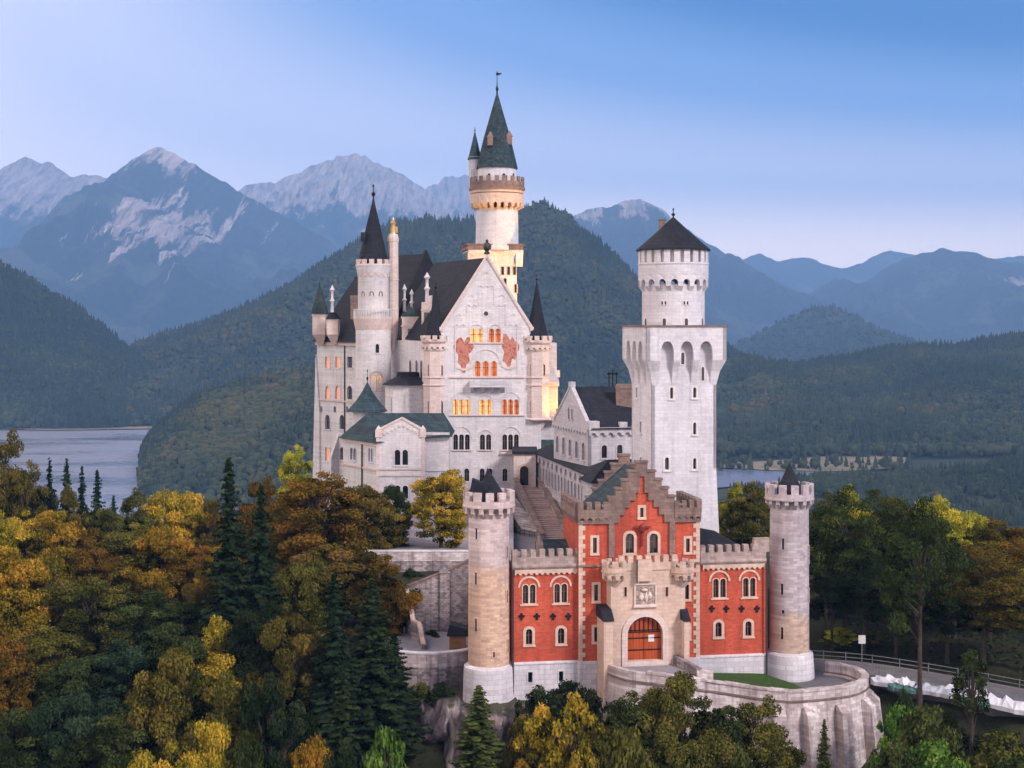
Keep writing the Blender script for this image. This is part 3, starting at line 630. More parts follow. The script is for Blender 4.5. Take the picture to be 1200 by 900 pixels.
m = MB().machic(xr, yr, r1-.02, r2, 18, zr(341), zr(331), zr(320), .1); m.arc(xr, yr, r1-.3, r2, 0, 2*math.pi, zr(320.02), zr(307), 56); m.arc(xr, yr, r2-.2, r2+.08, 0, 2*math.pi, zr(309), zr(307.6), 56)
m.merlons(xr, yr, r2-.5, r2, 22, .62, zr(307), zr(292)); m.arc(xr, yr, r2-.9, r2-.52, 0, 2*math.pi, zr(320), zr(292), 56); m.build('battlement', 'tower_limestone', root)
MB().lathe(xr, yr, [(r2-.75, zr(307)), (r2-.74, zr(292))], 40).build('gallery_shade', 'dark_glass', root)
MB().lathe(xr, yr, [(r2+.30, zr(292.5)), (r2+.30, zr(291)), (r2*.62, zr(275)), (.12, zr(252))], 20).build('roof', 'slate', root)
finial(root, xr, yr, zr(253), 1.4, .14)
MB().box(xr-1.9, xr-1.1, yr-.2, yr+.6, zr(276), zr(254)).box(xr-2.0, xr-1.0, yr-.3, yr+.7, zr(256), zr(254.5)).build('chimney', 'gable_stone', root)
cy = Cy(xr, yr, r1)
for px in (755.5, 775, 800, 820.5): window(root, cy, None, px, 373, 382, 4.0, 1, 'arch', 'white_plaster', sur=.12, sill=False)
for px in (774.5, 799.5): window(root, cy, None, px, 353, 357, 6.0, 2, 'rect', 'white_plaster', sur=.1, gap=.2, sill=False)

# ================================================================ PALACE
PY = 262.0
A = Fr((505-HX)/FOC*PY, PY, 0.0)                       # front gable wall, u from 0
m = PY/FOC
root = thing('palace', (A.x+10, PY+14, 4), 'large white palace with a steep painted gable, lit orange windows and dark roofs', 'palace')
zA = lambda py: EYE-(py-HY)*PY/FOC
ho = []
uu = A.U
win = lambda px, y0, y1, w, n, **k: window(root, A, ho, px, y0, y1, w, n, bars=True, **k)
win(558.6, 385, 401, 14, 2, hood=.30, lit='lit_yellow'); win(579.8, 385, 401, 14, 2, hood=.30, lit='lit_orange')
win(569.3, 423, 441, 26, 3, hood=.75, lit='lit_orange', gap=.45)
win(540.8, 468, 486, 20, 3, hood=.35, lit='lit_yellow'); win(568.8, 468, 486, 14, 2, hood=.35, lit='lit_yellow'); win(598.3, 468, 486, 19.5, 3, hood=.35, lit='lit_orange')
win(540.8, 509, 527, 19, 3, hood=.45); win(569, 509, 527, 13, 2, hood=.4); win(598.3, 509, 527, 19, 3, hood=.45)
for px in (547, 565, 574, 591.7): win(px, 549, 564, 5.6, 1)
q = [(uu(569.6)+.42*math.cos(2*math.pi*i/12), zA(367.5)+.42*math.sin(2*math.pi*i/12)) for i in range(12)]; ho.append(q)
o = MB().ring(A, q, grow(q, .2), -.05, .08).build('window', 'limestone', root); MB().sheet(A, q, -.3).build('pane', 'dark_glass', o)
gz = zA(381)
out = [(uu(508), 4), (uu(634), 4), (uu(634), zA(402)), (uu(623.5), gz), (uu(570.6), zA(298)), (uu(517), gz), (uu(508), zA(402))]
MB().wall(A, out, ho).build('gable_wall', 'limestone', root)
# back part of the front range: side walls lean off to the back left
bx, by = -10.9, 25.0                                     # run of the range
def sh(u, t): return (A.x+u+bx*t, PY+by*t)
c0 = [sh(uu(508)+.02, .018), sh(uu(632), .018), sh(uu(632), 1), sh(uu(508), 1)]
MB().plan(c0, 4, zA(400)).build('wall', 'limestone', root)
e0, e1, ap = uu(515.5), uu(625.5), uu(570.6); ez = zA(384); rz = zA(299.5)
def rp(u, t, z): x, y = sh(u, t); return (x, y, z)
MB().add([rp(e0-.9, .018, ez-2.2), rp(ap, .018, rz-.35), rp(e1+.9, .018, ez-2.2), rp(e0-.9, 1, ez-2.2), rp(ap, 1, rz-.35), rp(e1+.9, 1, ez-2.2)], [(0, 1, 4, 3), (1, 2, 5, 4), (0, 2, 1), (3, 4, 5), (0, 3, 5, 2)]).build('roof', 'slate_brown', root)
cp = MB()
for s, x0 in ((-1, 516.3), (1, 624.3)):
    a, b = (uu(x0), gz-.35), (uu(570.6), zA(297.2)); n = Vector((-(b[1]-a[1]), b[0]-a[0])).normalized()*(.42 if s > 0 else -.42)
    cp.prism(A, [a, b, (b[0]-0*n[0], b[1]-.75), (a[0]+(.55 if s < 0 else -.55), a[1]-.0)], -.5, .22)
cp.fbox(A, uu(515), uu(519), -.4, .25, gz-1.0, gz-.3); cp.fbox(A, uu(621.5), uu(625.5), -.4, .25, gz-1.0, gz-.3)
cp.build('gable_coping', 'pink_limestone', root)
fx, fy = A.w(uu(570.6), -.1, 0)[:2]
MB().lathe(fx, fy, [(.5, zA(298)), (.55, zA(296)), (.3, zA(294.5)), (.62, zA(292)), (.66, zA(288)), (.5, zA(285)), (.2, zA(283.5)), (.30, zA(282)), (.02, zA(280))], 10).box(fx+.2, fx+.75, fy-.3, fy+.3, zA(292), zA(287)).build('gable_statue', 'bronze', root, True)
# gable ornament: small round niches in rising rows, lesenes
nm = MB()
for px, py in ((570, 320.5), (563, 336.5), (570, 336.5), (577, 336.5), (552.5, 347.5), (588, 347.5), (549, 359), (556.5, 359), (584.5, 359), (591.5, 359), (538, 370), (602, 370), (535, 382), (542.5, 382), (598, 382), (605, 382)):
    c = uu(px); z = zA(py); r = .42; n = 8
    nm.prism(A, [(c+r*math.cos(math.pi*k/n), z+r*math.sin(math.pi*k/n)) for k in range(n+1)]+[(c+r*.55*math.cos(math.pi*k/n), z+r*.55*math.sin(math.pi*k/n)) for k in range(n, -1, -1)], .003, .10)
for px, y0, y1 in ((561, 336, 358), (579, 336, 358), (592.6, 358, 381), (606, 381, 438), (533.5, 381, 436), (547.3, 358, 366)): nm.fbox(A, uu(px)-.09, uu(px)+.09, .003, .09, zA(y1), zA(y0))
nm.build('niche_ornament', 'tower_limestone', root)
sc = MB()
for y in (442, 486.5): sc.fbox(A, uu(527), uu(615), .004, .24, zA(y+.9), zA(y-.9))
for px, w in ((540.8, 24), (569, 17), (598.3, 24)): sc.fbox(A, uu(px-w/2), uu(px+w/2), .004, .2, zA(528.3), zA(527))
sc.fbox(A, uu(549), uu(590), .004, .2, zA(402.8), zA(401.2)); sc.fbox(A, uu(587), uu(603), .004, .5, zA(532), zA(529.5)); sc.build('string_course', 'pink_limestone', root)
bl = MB(); bl.fbox(A, uu(551), uu(592), .004, 1.5, zA(453.5), zA(451.8)); bl.fbox(A, uu(551), uu(592), 1.3, 1.5, zA(451.8), zA(445.5)); bl.fbox(A, uu(551), uu(552.2), .01, 1.3, zA(451.8), zA(445.5)); bl.fbox(A, uu(590.8), uu(592), .01, 1.3, zA(451.8), zA(445.5))
for px in (553.5, 566, 577, 589.5): bl.profile(A, [(.0, zA(460)), (.3, zA(459)), (1.1, zA(455)), (1.3, zA(453.5)), (.0, zA(453.5))], uu(px)-.3, uu(px)+.3)
for i in range(14): bl.fbox(A, uu(553+2.8*i)-.08, uu(553+2.8*i)+.08, 1.502, 1.56, zA(451), zA(446.3))
bl.build('balcony', 'tower_limestone', root)
rnd = random.Random(3)
for cx, cyy, rx, rz_, pts in ((543.5, 412, 9.5, 20, 0), (597, 410, 9, 18, 1)):
    poly = []
    for i in range(26):
        a = 2*math.pi*i/26; q = 1+.22*math.sin(3*a+pts)+.16*math.sin(7*a)+rnd.uniform(-.10, .10)
        poly.append((uu(cx)+rx*m*q*math.cos(a), zA(cyy)+rz_*m*q*math.sin(a)*.92))
    MB().prism(A, poly, .0, .05).build('wall_painting', 'fresco_paint', root)
    MB().prism(A, [(uu(cx-10)+(20*m)*i/10, zA(cyy+19)-.5*math.sin(math.pi*i/10)*(1+.3*pts)) for i in range(11)]+[(uu(cx-9)+(18*m)*i/10, zA(cyy+17)-.4*math.sin(math.pi*i/10)) for i in range(10, -1, -1)], .002, .12).build('painting_scroll', 'pink_limestone', root)
# corner turrets of the gable
def turret(px, Y, rpx, ybot, ycr0, ycr1, yroof0, yapex, slits, strings, corbel=None, rr=None):
    x, y, _ = P(px, 0, Y); q = Y/FOC; r = rpx*q; z = lambda v: EYE-(v-HY)*Y/FOC; ph = math.pi/8
    t = MB()
    if corbel: t.lathe(x, y, [(.25, z(corbel)), (r*.5, z(corbel-6)), (r*.75, z(ybot+3)), (r*1.12, z(ybot+1.5)), (r*1.12, z(ybot)), (r, z(ybot-1))], 8, ph)
    t.lathe(x, y, [(r, z(ybot)), (r, z(ycr0+3)), (r*1.18, z(ycr0)), (r*1.18, z(ycr0-2)), (r*1.12, z(ycr0-2.5))], 8, ph)
    for s in strings: t.lathe(x, y, [(r*1.06, z(s+.8)), (r*1.10, z(s)), (r*1.06, z(s-.8))], 8, ph)
    t.machic(x, y, r-.02, r*1.10, 16, z(ycr0+10), z(ycr0+8), z(ycr0+5), ph, .45)
    t.merlons(x, y, r*.9, r*1.17, 12, .58, z(ycr0-2), z(ycr1)); t.build('turret', 'pink_limestone', root)
    MB().lathe(x, y, [(r*.98, z(ycr0-2)), (r*.95, z(yroof0)), (r*.42, z(yroof0+(yapex-yroof0)*.52)), (.06, z(yapex))], 8, ph).build('turret_roof', 'slate', root)
    finial(root, x, y, z(yapex+1), 1.6, .1)
    c = Cy(x, y, r*.955)
    for p_, s0, s1 in slits: window(root, c, None, p_, s0, s1, 3.4, 1, 'arch', 'pink_limestone', sur=.12, sill=False)
turret(510.5, 263.5, 15.2, 520, 400, 393, 398, 339, [(503.5, 427, 441), (518, 428, 440), (503.5, 470, 484), (518, 470, 484)], (410, 442, 451))
turret(629, 263.5, 15.8, 490, 401, 393.5, 398, 330, [(622.5, 426, 440), (637, 427, 440), (622.5, 469, 483)], (410, 442, 451), corbel=508)
# loggia bay on the sunny flank
x, y, _ = P(646, 0, 268); q = 268/FOC; z = lambda v: EYE-(v-HY)*268/FOC
MB().box(x-2.2, x+1.0, y-.4, y+7, z(515), z(402)).build('wall', 'limestone', root); 
lg = MB().box(x-.5, x+1.25, y-2.0, y+5, z(492), z(485)); lg.box(x-.5, x+1.15, y-1.8, y-1.4, z(485), z(452)); lg.box(x+.85, x+1.15, y-1.8, y+5, z(485), z(478))
for k in range(4): lg.box(x+.86, x+1.14, y-1.5+2*k, y-1.2+2*k, z(478), z(453))
lg.box(x-.6, x+1.4, y-2.1, y+5.1, z(452), z(447)); lg.profile(Fr(x-.6, y-2.1, 0), [(0, z(447)), (-7, z(447)), (-7, z(441))], 0, 2.0); lg.build('loggia', 'pink_limestone', root)
MB().box(x+.5, x+1.6, y-.2, y+.8, z(442), z(434)).build('chimney', 'limestone', root)
# porch at the head of the stair
PF = Fr((602-HX)/FOC*252, 252, 0); pf = []
window(root, PF, pf, 614.3, 546, 569, 10, 1, mat='warm_sandstone', sur=.35, sill=False)
pw = MB().wall(PF, [(0, PF.Z(610, 571)), (PF.U(628), PF.Z(610, 571)), (PF.U(628), PF.Z(610, 532)), (0, PF.Z(610, 532))], pf, 0, .5); pw.fbox(PF, 0, PF.U(628), -10.5, -.504, 4, PF.Z(610, 532)); pw.build('porch', 'pink_limestone', root)
MB().fbox(PF, -.3, PF.U(628)+.3, -10.4, .35, PF.Z(610, 532), PF.Z(610, 529)).build('porch_roof', 'slate_brown', root)

# rear range: oblique north wall, hipped roof, fire wall
Bn = R(-53)
B = Fr((372-HX)/FOC*313, 313, Bn)                     # wall runs from the far end towards us
Lb = 36.0
hB = []; uB = B.U
bw = lambda px, y0, y1, wpx, **k: window(root, B, hB, px, y0, y1, wpx*1.0, 1, gap=.1, **k)
def bwin(px, y0, y1, shape, lit):
    window(root, B, hB, px, y0, y1, 2.0/B.m(px), 1, shape, 'limestone', lit=lit, sur=.25)
for px, l in ((384, 'lit_dim'), (396, 'lit_dim'), (410, 'grey_glass')): bwin(px, 418, 431, 'rect', l)
for px, l in ((384, 'lit_dim'), (396, 'lit_dim'), (410, 'grey_glass')): bwin(px, 452, 468, 'arch', l)
for px in (384, 401): bwin(px, 486, 503, 'arch', 'grey_glass')
bwin(384, 525, 540, 'rect', 'lit_dim'); bwin(401, 524, 539, 'arch', 'grey_glass')
for px in (376.5, 392.5, 407): window(root, B, hB, px, 476, 483, .9/B.m(px), 1, 'arch', 'limestone', sur=.1, sill=False)
AN = Fr(*sh(uu(508), 1), math.atan2(-by, -bx))
for px in (481, 488.5, 494): window(root, AN, None, px, 422, 446, 1.2/AN.m(px), 1, 'arch', 'limestone', lit='grey_glass', sur=.2)
for px in (465.5, 471.5): window(root, B, hB, px, 422, 446, 1.2/B.m(px), 1, 'arch', 'limestone', lit='lit_dim' if px < 480 else 'grey_glass', sur=.2)
zE = B.Z(400, 401)
MB().wall(B, [(-.2, -8), (Lb, -8), (Lb, zE), (-.2, zE)], hB).build('wall', 'limestone', root)
W = 19.0
MB().plan([B.w(-.2, -.424, 0)[:2], B.w(Lb-4, -.424, 0)[:2], B.w(Lb-4, -W, 0)[:2], B.w(-.2, -W, 0)[:2]], -8, zE).build('wall', 'limestone', root)
zRd = EYE+82*292/FOC
rfe = Lb-8.5
MB().add([B.w(-.9, .9, zE), B.w(rfe, .9, zE), B.w(rfe, -W-.6, zE), B.w(-.9, -W-.6, zE), B.w(5.5, -W/2, zRd), B.w(rfe, -W/2, zRd)], [(0, 1, 5, 4), (1, 2, 5), (2, 3, 4, 5), (3, 0, 4), (0, 3, 2, 1)]).build('roof', 'slate', root)
fw = Fr(*B.w(rfe, -W, 0)[:2], Bn-math.pi/2+math.pi)
MB().add([B.w(rfe+.02, 1.1, zE-.6), B.w(rfe+.02, -W/2, zRd+.75), B.w(rfe+.02, -W-.8, zE-.6), B.w(rfe+.7, 1.1, zE-.6), B.w(rfe+.7, -W/2, zRd+.75), B.w(rfe+.7, -W-.8, zE-.6)], [(0, 1, 2), (3, 5, 4), (0, 3, 4, 1), (1, 4, 5, 2)]).build('fire_wall', 'slate_brown', root)
MB().add([B.w(rfe+.7, .9, zE), B.w(Lb+.0, .9, zE), B.w(Lb+.0, -8, zE+10.6), B.w(rfe+.7, -8, zE+10.6)], [(0, 1, 2, 3)]).build('roof', 'slate', root)
st = MB(); st.fbox(B, -.2, Lb-5, .004, .25, B.Z(400, 471), B.Z(400, 469)); st.fbox(B, -.2, Lb-5, .004, .45, zE-.7, zE-.02); st.build('string_course', 'pink_limestone', root)
MB().add([B.w(-2.3, .3, -8), B.w(1.4, .3, -8), B.w(1.4, .3, B.Z(375, 482)), B.w(-.3, .3, B.Z(375, 415)), B.w(-2.3, -3, -8), B.w(1.4, -3, -8), B.w(1.4, -3, B.Z(375, 482)), B.w(-.3, -3, B.Z(375, 415))], [(0, 1, 2, 3), (4, 7, 6, 5), (0, 3, 7, 4), (3, 2, 6, 7), (1, 5, 6, 2)]).build('buttress', 'limestone', root)
u = uB(396.5); MB().profile(B, [(.0, -8), (2.4, -8), (1.9, B.Z(396, 535)), (.3, B.Z(396, 512)), (0, B.Z(396, 508))], u-.4, u+.4).build('buttress', 'limestone', root)
MB().tube([B.w(uB(404.5), .15, zE-.5), B.w(uB(404.5), .15, B.Z(404, 525))], .14).build('rain_pipe', 'rain_pipe', root)
# little corner turret and dormers on the north roof
def square_turret(px, Y, wpx, y0, y1, yap, mat, roofm, corb=True):
    x, y, _ = P(px, 0, Y); q = Y/FOC; z = lambda v: EYE-(v-HY)*q; h = wpx*q/2
    t = MB().box(x-h, x+h, y-h, y+h, z(y0), z(y1))
    if corb: t.add([(x-h, y-h, z(y0)), (x+h, y-h, z(y0)), (x+h, y+h, z(y0)), (x-h, y+h, z(y0)), (x-h*.2, y-h*.2+.5, z(y0+12)), (x+h*.6, y-h*.2+.5, z(y0+12)), (x+h*.6, y+h, z(y0+12)), (x-h*.2, y+h, z(y0+12))], [(0, 1, 5, 4), (1, 2, 6, 5), (2, 3, 7, 6), (3, 0, 4, 7)])
    t.box(x-h*1.1, x+h*1.1, y-h*1.1, y+h*1.1, z(y1+2), z(y1)); t.build('turret', mat, root)
    MB().lathe(x, y, [(h*1.75, z(y1)), (h*.9, z(y1-(y1-yap)*.5)), (.05, z(yap))], 4, math.pi/4).build('turret_roof', roofm, root); finial(root, x, y, z(yap+1), 1.0, .08)
square_turret(374.7, 309, 15, 392, 368, 333, 'pink_limestone', 'green_slate')
square_turret(390.5, 305, 13.5, 392, 374, 362, 'pink_limestone', 'slate')
def pinnacle(px, Y, y0, y1, r=.32):
    x, y, _ = P(px, 0, Y); z = lambda v: EYE-(v-HY)*Y/FOC; h = z(y1)-z(y0)
    MB().lathe(x, y, [(r, z(y0)), (r*.8, z(y0)+h*.35), (r*1.5, z(y0)+h*.42), (r*.7, z(y0)+h*.5), (r*.7, z(y0)+h*.75), (r*1.5, z(y0)+h*.82), (r*.8, z(y0)+h*.9), (.05, z(y1))], 8).build('chimney', 'limestone', root, True)
pinnacle(389.3, 304, 366, 334, .38); pinnacle(474, 282, 365, 333); pinnacle(482.5, 280, 366, 339); pinnacle(500.5, 277, 352, 319, .42)
for px, Y, w, y0, y1 in ((481, 277, 20, 400, 369), (500, 273, 12, 392, 350)):                     # stone dormers on the north eaves
    x, y, _ = P(px, 0, Y); q = Y/FOC; z = lambda v: EYE-(v-HY)*q; h = w*q/2
    d_ = MB().box(x-h, x+h, y, y+3, z(y0), z(y1+4)); d_.box(x-h*1.12, x+h*1.12, y-.12, y+3.1, z(y1+14), z(y1+12.5))
    d_.prism(Fr(x, y, 0), [(-h*.4, z(y1+4)), (h, z(y1+4)), (h, z(y1-4)), (h*.3, z(y1-3))], 0, -3) if w < 15 else d_.box(x-h*1.1, x+h*1.1, y-.1, y+3, z(y1+4), z(y1+2))
    d_.build('dormer', 'pink_limestone', root)
    o = MB().ring(Fr(x, y, 0), rect(0, z(y1+24 if w > 15 else y1+26), z(y1+16), 1.0), rect(0, z(y1+24.6 if w > 15 else y1+26.6), z(y1+15.4), 1.25), -.02, .08).build('window', 'pink_limestone', root); MB().sheet(Fr(x, y, 0), rect(0, z(y1+24 if w > 15 else y1+26), z(y1+16), 1.0), .02).build('pane', 'dark_glass', o)
x, y, _ = P(481, 0, 277); MB().lathe(x, y+1.4, [(2.3, EYE+7*277/FOC), (.1, EYE+19*277/FOC)], 4, math.pi/4).build('dormer_roof', 'green_slate', root)
x, y, _ = P(415, 0, 300); MB().box(x-.75, x+.75, y, y+1.3, EYE+4*300/FOC, EYE+32*300/FOC).box(x-.85, x+.85, y-.1, y+1.4, EYE+29*300/FOC, EYE+30.5*300/FOC).build('chimney', 'gable_stone', root)
# apse with a low dark roof between stair tower and turret
x, y, _ = P(472, 0, 270); q = 270/FOC; z = lambda v: EYE-(v-HY)*q
MB().lathe(x+1.2, y, [(4.6, z(512)), (4.6, z(450))], 10).build('apse', 'limestone', root); MB().lathe(x+1.2, y, [(5.2, z(450.5)), (4.9, z(449)), (2.4, z(441)), (2.3, z(436))], 10).build('apse_roof', 'slate', root)
for px, y0, y1 in ((461.5, 466, 483), (477.5, 464, 480)): window(root, Cy(x+1.2, y, 4.45), None, px, y0, y1, 4.2 if px < 470 else 2.6, 1, 'arch', 'limestone', sur=.15, sill=False)

# ================================================================ STAIR TOWER (north)
YN = 279.0; x, y, _ = P(437.5, 0, YN); q = YN/FOC; z = lambda v: EYE-(v-HY)*(YN-3)/FOC
root = thing('stair_tower', (x, y, 5), 'round white stair tower with a balcony ring and a slim black spire', 'tower')
MB().lathe(x, y, [(21.5*q, -2), (21*q, z(470)), (20.5*q, z(385))], 44).build('shaft', 'limestone', root, True)
g = MB().lathe(x, y, [(20.5*q, z(387)), (22*q, z(381)), (23.2*q, z(375)), (23.6*q, z(373)), (23.6*q, z(371.5))], 44); g.build('balcony_floor', 'pink_limestone', root, True)
rl = MB(); 
for i in range(46): rl.arc(x, y, 22.6*q, 23.2*q, 2*math.pi*i/46-.03, 2*math.pi*i/46+.03, z(371.5), z(363.5), 1)
rl.arc(x, y, 22.4*q, 23.5*q, 0, 2*math.pi, z(363.5), z(362), 44); rl.build('balustrade', 'limestone', root)
MB().lathe(x, y, [(18*q, z(372)), (18*q, z(322)), (19*q, z(319)), (20.3*q, z(313)), (20.3*q, z(309))], 44).build('shaft', 'limestone', root, True)
b = MB().machic(x, y, 18*q, 18.8*q, 15, z(325), z(322.5), z(319), 0, .4); b.merlons(x, y, 17.6*q, 20.3*q, 13, .6, z(309), z(303.5)); b.arc(x, y, 19.8*q, 20.9*q, 0, 2*math.pi, z(311.5), z(309.8), 44); b.build('battlement', 'pink_limestone', root)
c = Cy(x, y, 18*q)
for px in (427, 437.3, 447.5): window(root, c, None, px, 341.5, 347, 5, 1, 'arch', 'pink_limestone', sur=.18, sill=False, lit='grey_glass')
MB().lathe(x, y, [(17.2*q, z(307)), (16.4*q, z(299)), (.1, z(231))], 14).build('roof', 'slate', root); finial(root, x, y, z(233), 3.2, .2)
r_ = MB().box(x-.75-1.4, x-1.4+.1, y-2.6, y-1.6, z(283), z(272)); r_.build('dormer', 'slate_brown', root)
c = Cy(x, y, 20.8*q); window(root, c, None, 444, 403, 413.5, 4.2, 1, 'arch', 'limestone', sur=.15); window(root, c, None, 443, 440, 458, 12, 2, 'arch', 'warm_sandstone', sur=.2, lit='lit_yellow', gap=.3, hood=.3)
x2, y2, _ = P(460.8, 0, YN+1.2)
MB().lathe(x2, y2, [(.2, z(415)), (5*q, z(396)), (6.4*q, z(385)), (6.2*q, z(283)), (6.8*q, z(281)), (6.8*q, z(277)), (5.4*q, z(273))], 10).build('side_turret', 'pink_limestone', root)
MB().lathe(x2, y2, [(6.9*q, z(328)), (6.9*q, z(326.5))], 10).build('string_course', 'pink_limestone', root)
MB().lathe(x2, y2, [(.75, z(274)), (.5, z(271)), (.55, z(266)), (.42, z(262)), (.62, z(259.5)), (.25, z(257.5)), (.28, z(255)), (.02, z(252))], 9).box(x2+.3, x2+.85, y2-.1, y2+.1, z(271), z(264)).build('statue', 'gilded', root, True)

# ================================================================ MAIN TOWER (south)
YM = 292.0; x, y, _ = P(582.5, 0, YM); q = YM/FOC; z = lambda v: EYE-(v-HY)*(YM-4)/FOC
root = thing('main_tower', (x, y, 8), 'tallest tower of the castle, round and floodlit, under a long green spire with a weathervane', 'tower')
sqh = 29*q
E = Fr(x-3*q-sqh+.6, y-sqh+1.5, R(8)); LE = 52*q
h = []
for px in (584+0, 591, 598): window(root, E, h, px+5, 308, 322, 3.4, 1, 'rect', 'warm_sandstone', sur=.12, sill=False, lit='dark_glass')
window(root, E, h, 592, 326, 337, 3.2, 1, 'arch', 'warm_sandstone', sur=.12, sill=False); window(root, E, h, 604.5, 333, 343, 3.2, 1, 'arch', 'warm_sandstone', sur=.12, sill=False)
MB().wall(E, [(0, 8), (LE, 8), (LE, z(297)), (0, z(297))], h).build('base_wall', 'tower_limestone', root)
hd = MB().fbox(E, 0, LE, -LE, -.424, 8, z(297))
hd.profile(E, [(-.3, z(312)), (.02, z(312)), (.55, z(300)), (1.0, z(295)), (1.0, z(292.5)), (-.3, z(292.5))], -.9, LE+1.2)
E1 = Fr(*E.w(LE, 0, 0)[:2], E.a+math.pi/2); hd.profile(E1, [(-.3, z(312)), (.02, z(312)), (.6, z(300)), (1.2, z(295)), (1.2, z(292.5)), (-.3, z(292.5))], -.9, LE+.9)
E3 = Fr(*E.w(0, -LE, 0)[:2], E.a-math.pi/2); hd.profile(E3, [(-.3, z(300)), (.4, z(297)), (.9, z(295)), (.9, z(292.5)), (-.3, z(292.5))], -.9, LE+.9)
hd.build('corbelled_base', 'tower_limestone', root)
pr = MB(); 
for f, l in ((E, LE), (E1, LE), (E3, LE)): pr.fbox(f, -1.1, l+1.1, .8, 1.15, z(292.5), z(286)); pr.fbox(f, -1.2, l+1.2, .7, 1.3, z(287.2), z(285.6))
pr.fbox(E, -1, LE+1, -LE, .8, z(293), z(291.8)); pr.build('parapet', 'gable_stone', root)
MB().lathe(x, y, [(25.2*q, z(292.5)), (24.6*q, z(243))], 52).build('shaft', 'tower_limestone', root, True)
m_ = MB().machic(x, y, 24.5*q, 31*q, 22, z(245), z(239), z(226), .08, .5); m_.arc(x, y, 24*q, 31*q, 0, 2*math.pi, z(225.02), z(219), 52); m_.build('machicolation', 'warm_sandstone', root)
gp = MB().arc(x, y, 29.6*q, 32*q, 0, 2*math.pi, z(219), z(212), 52); gp.merlons(x, y, 30.2*q, 31.9*q, 20, .5, z(212), z(206)); gp.arc(x, y, 31*q, 32.9*q, 0, 2*math.pi, z(221), z(218.6), 52); gp.build('gallery', 'gable_stone', root)
MB().lathe(x, y, [(22.6*q, z(222)), (22.6*q, z(195))], 44).build('lantern_room', 'tower_limestone', root, True)
c = Cy(x, y, 22.6*q)
for px in (573.5, 590.5, 601.5): window(root, c, None, px, 203, 214, 3.8, 1, 'arch', 'tower_limestone', sur=.1, sill=False)
MB().lathe(x, y, [(24.3*q, z(195.5)), (23.4*q, z(191)), (15.6*q, z(158)), (1.2*q, z(107))], 24).build('roof', 'copper_teal', root)
for px, pyy, s in ((574.5, 166, -1), (597, 165, 1)):
    dm = MB(); xx, yy, zz_ = P(px, pyy, YM-3.0 if px < 590 else YM-1.5); dm.box(xx-.55, xx+.55, yy-.6, yy+1.6, zz_-.8, zz_+.9); dm.lathe(xx, yy+.3, [(.95, zz_+.9), (.05, zz_+2.1)], 4, math.pi/4); dm.build('dormer', 'gable_stone', root)
f_ = MB().lathe(x, y, [(1.3*q, z(109)), (.9*q, z(103)), (2*q, z(101)), (1.3*q, z(98.5)), (.6*q, z(96)), (.4*q, z(88)), (.3*q, z(79))], 10); f_.build('finial', 'dark_iron', root, True)
MB().prism(Fr(x, y, 0), [(-.2, z(84)), (.3, z(84.3)), (.9, z(82.4)), (.75, z(81)), (.35, z(82)), (.1, z(80.4)), (-.25, z(82))], -.05, .05).build('weathervane', 'dark_iron', root)
x3, y3, _ = P(556.5, 0, YM+1.0)
MB().lathe(x3, y3, [(.4, z(245)), (5*q, z(236)), (7.2*q, z(226)), (7.2*q, z(183)), (7.9*q, z(182)), (7.9*q, z(180.6))], 18).build('side_turret', 'tower_limestone', root, True)
MB().lathe(x3, y3, [(8.9*q, z(184)), (6.4*q, z(176)), (.3*q, z(150))], 14).build('roof', 'copper_teal', root); finial(root, x3, y3, z(151), 1.0, .1)
window(root, Cy(x3, y3, 7.2*q), None, 554.5, 198, 211, 3.4, 1, 'rect', 'tower_limestone', sur=.08, sill=False)
# ================================================================ BOWER (white wing with the teal roof)
YK = 233.0; K = Fr((441-HX)/FOC*YK, YK, 0.0); q = YK/FOC; z = lambda v, Y=YK: EYE-(v-HY)*Y/FOC
root = thing('bower', (K.x+4, YK+5, 4), 'small white wing with a teal copper roof and a plain gable', 'house')
ho = []; wk = lambda px, y0, y1, w, n: window(root, K, ho, px, y0, y1, w, n, mat='tower_limestone', sur=.22, gap=.35)
wk(470.3, 527, 545, 15.5, 2); wk(470.5, 569, 584, 15.5, 2); wk(470.5, 605, 624, 15.5, 2)
zg = z(506); gl, gr, gm = 0, K.U(498), K.U(471)
MB().wall(K, [(gl, 1), (gr, 1), (gr, zg), (gm, z(491)), (gl, zg)], ho).fbox(K, gl, gr, -6, -.424, 1, zg).build('gable_wall', 'limestone', root)
cp = MB()
for a, b in ((gl-.1, gm), (gr+.1, gm)): cp.prism(K, [(a, zg-.1), (a, zg+.3), (b, z(488.5)), (b, z(491.2))], -.5, .14)
for a in (gl+.35, gr-.35): cp.fbox(K, a-.5, a+.5, -.8, .2, zg-.9, zg+.3); cp.lathe(*K.w(a, -.3, 0)[:2], [(.62, zg+.3), (.5, zg+.5), (.05, zg+1.0)], 4, math.pi/4)
for i in range(5):
    for s in (-1, 1):
        c = gm+s*(.35+.62*i); t = z(493.5)-.5-(z(491)-zg)/(gm-gl)*(.35+.62*i); cp.fbox(K, c-.16, c+.16, .003, .12, t-.35, t)
for y in (549.5, 557): cp.fbox(K, gl-.05, gr+.05, .004, .16, z(y+1), z(y-1))
cp.fbox(K, gl-.02, gl+.45, .003, .12, 1, zg-.9); cp.fbox(K, gr-.45, gr+.02, .003, .12, 1, zg-.9)
cp.build('gable_coping', 'pink_limestone', root)
K2 = Fr(*K.w(gr, -1.0, 0)[:2], 0); lw = K2.U(526)
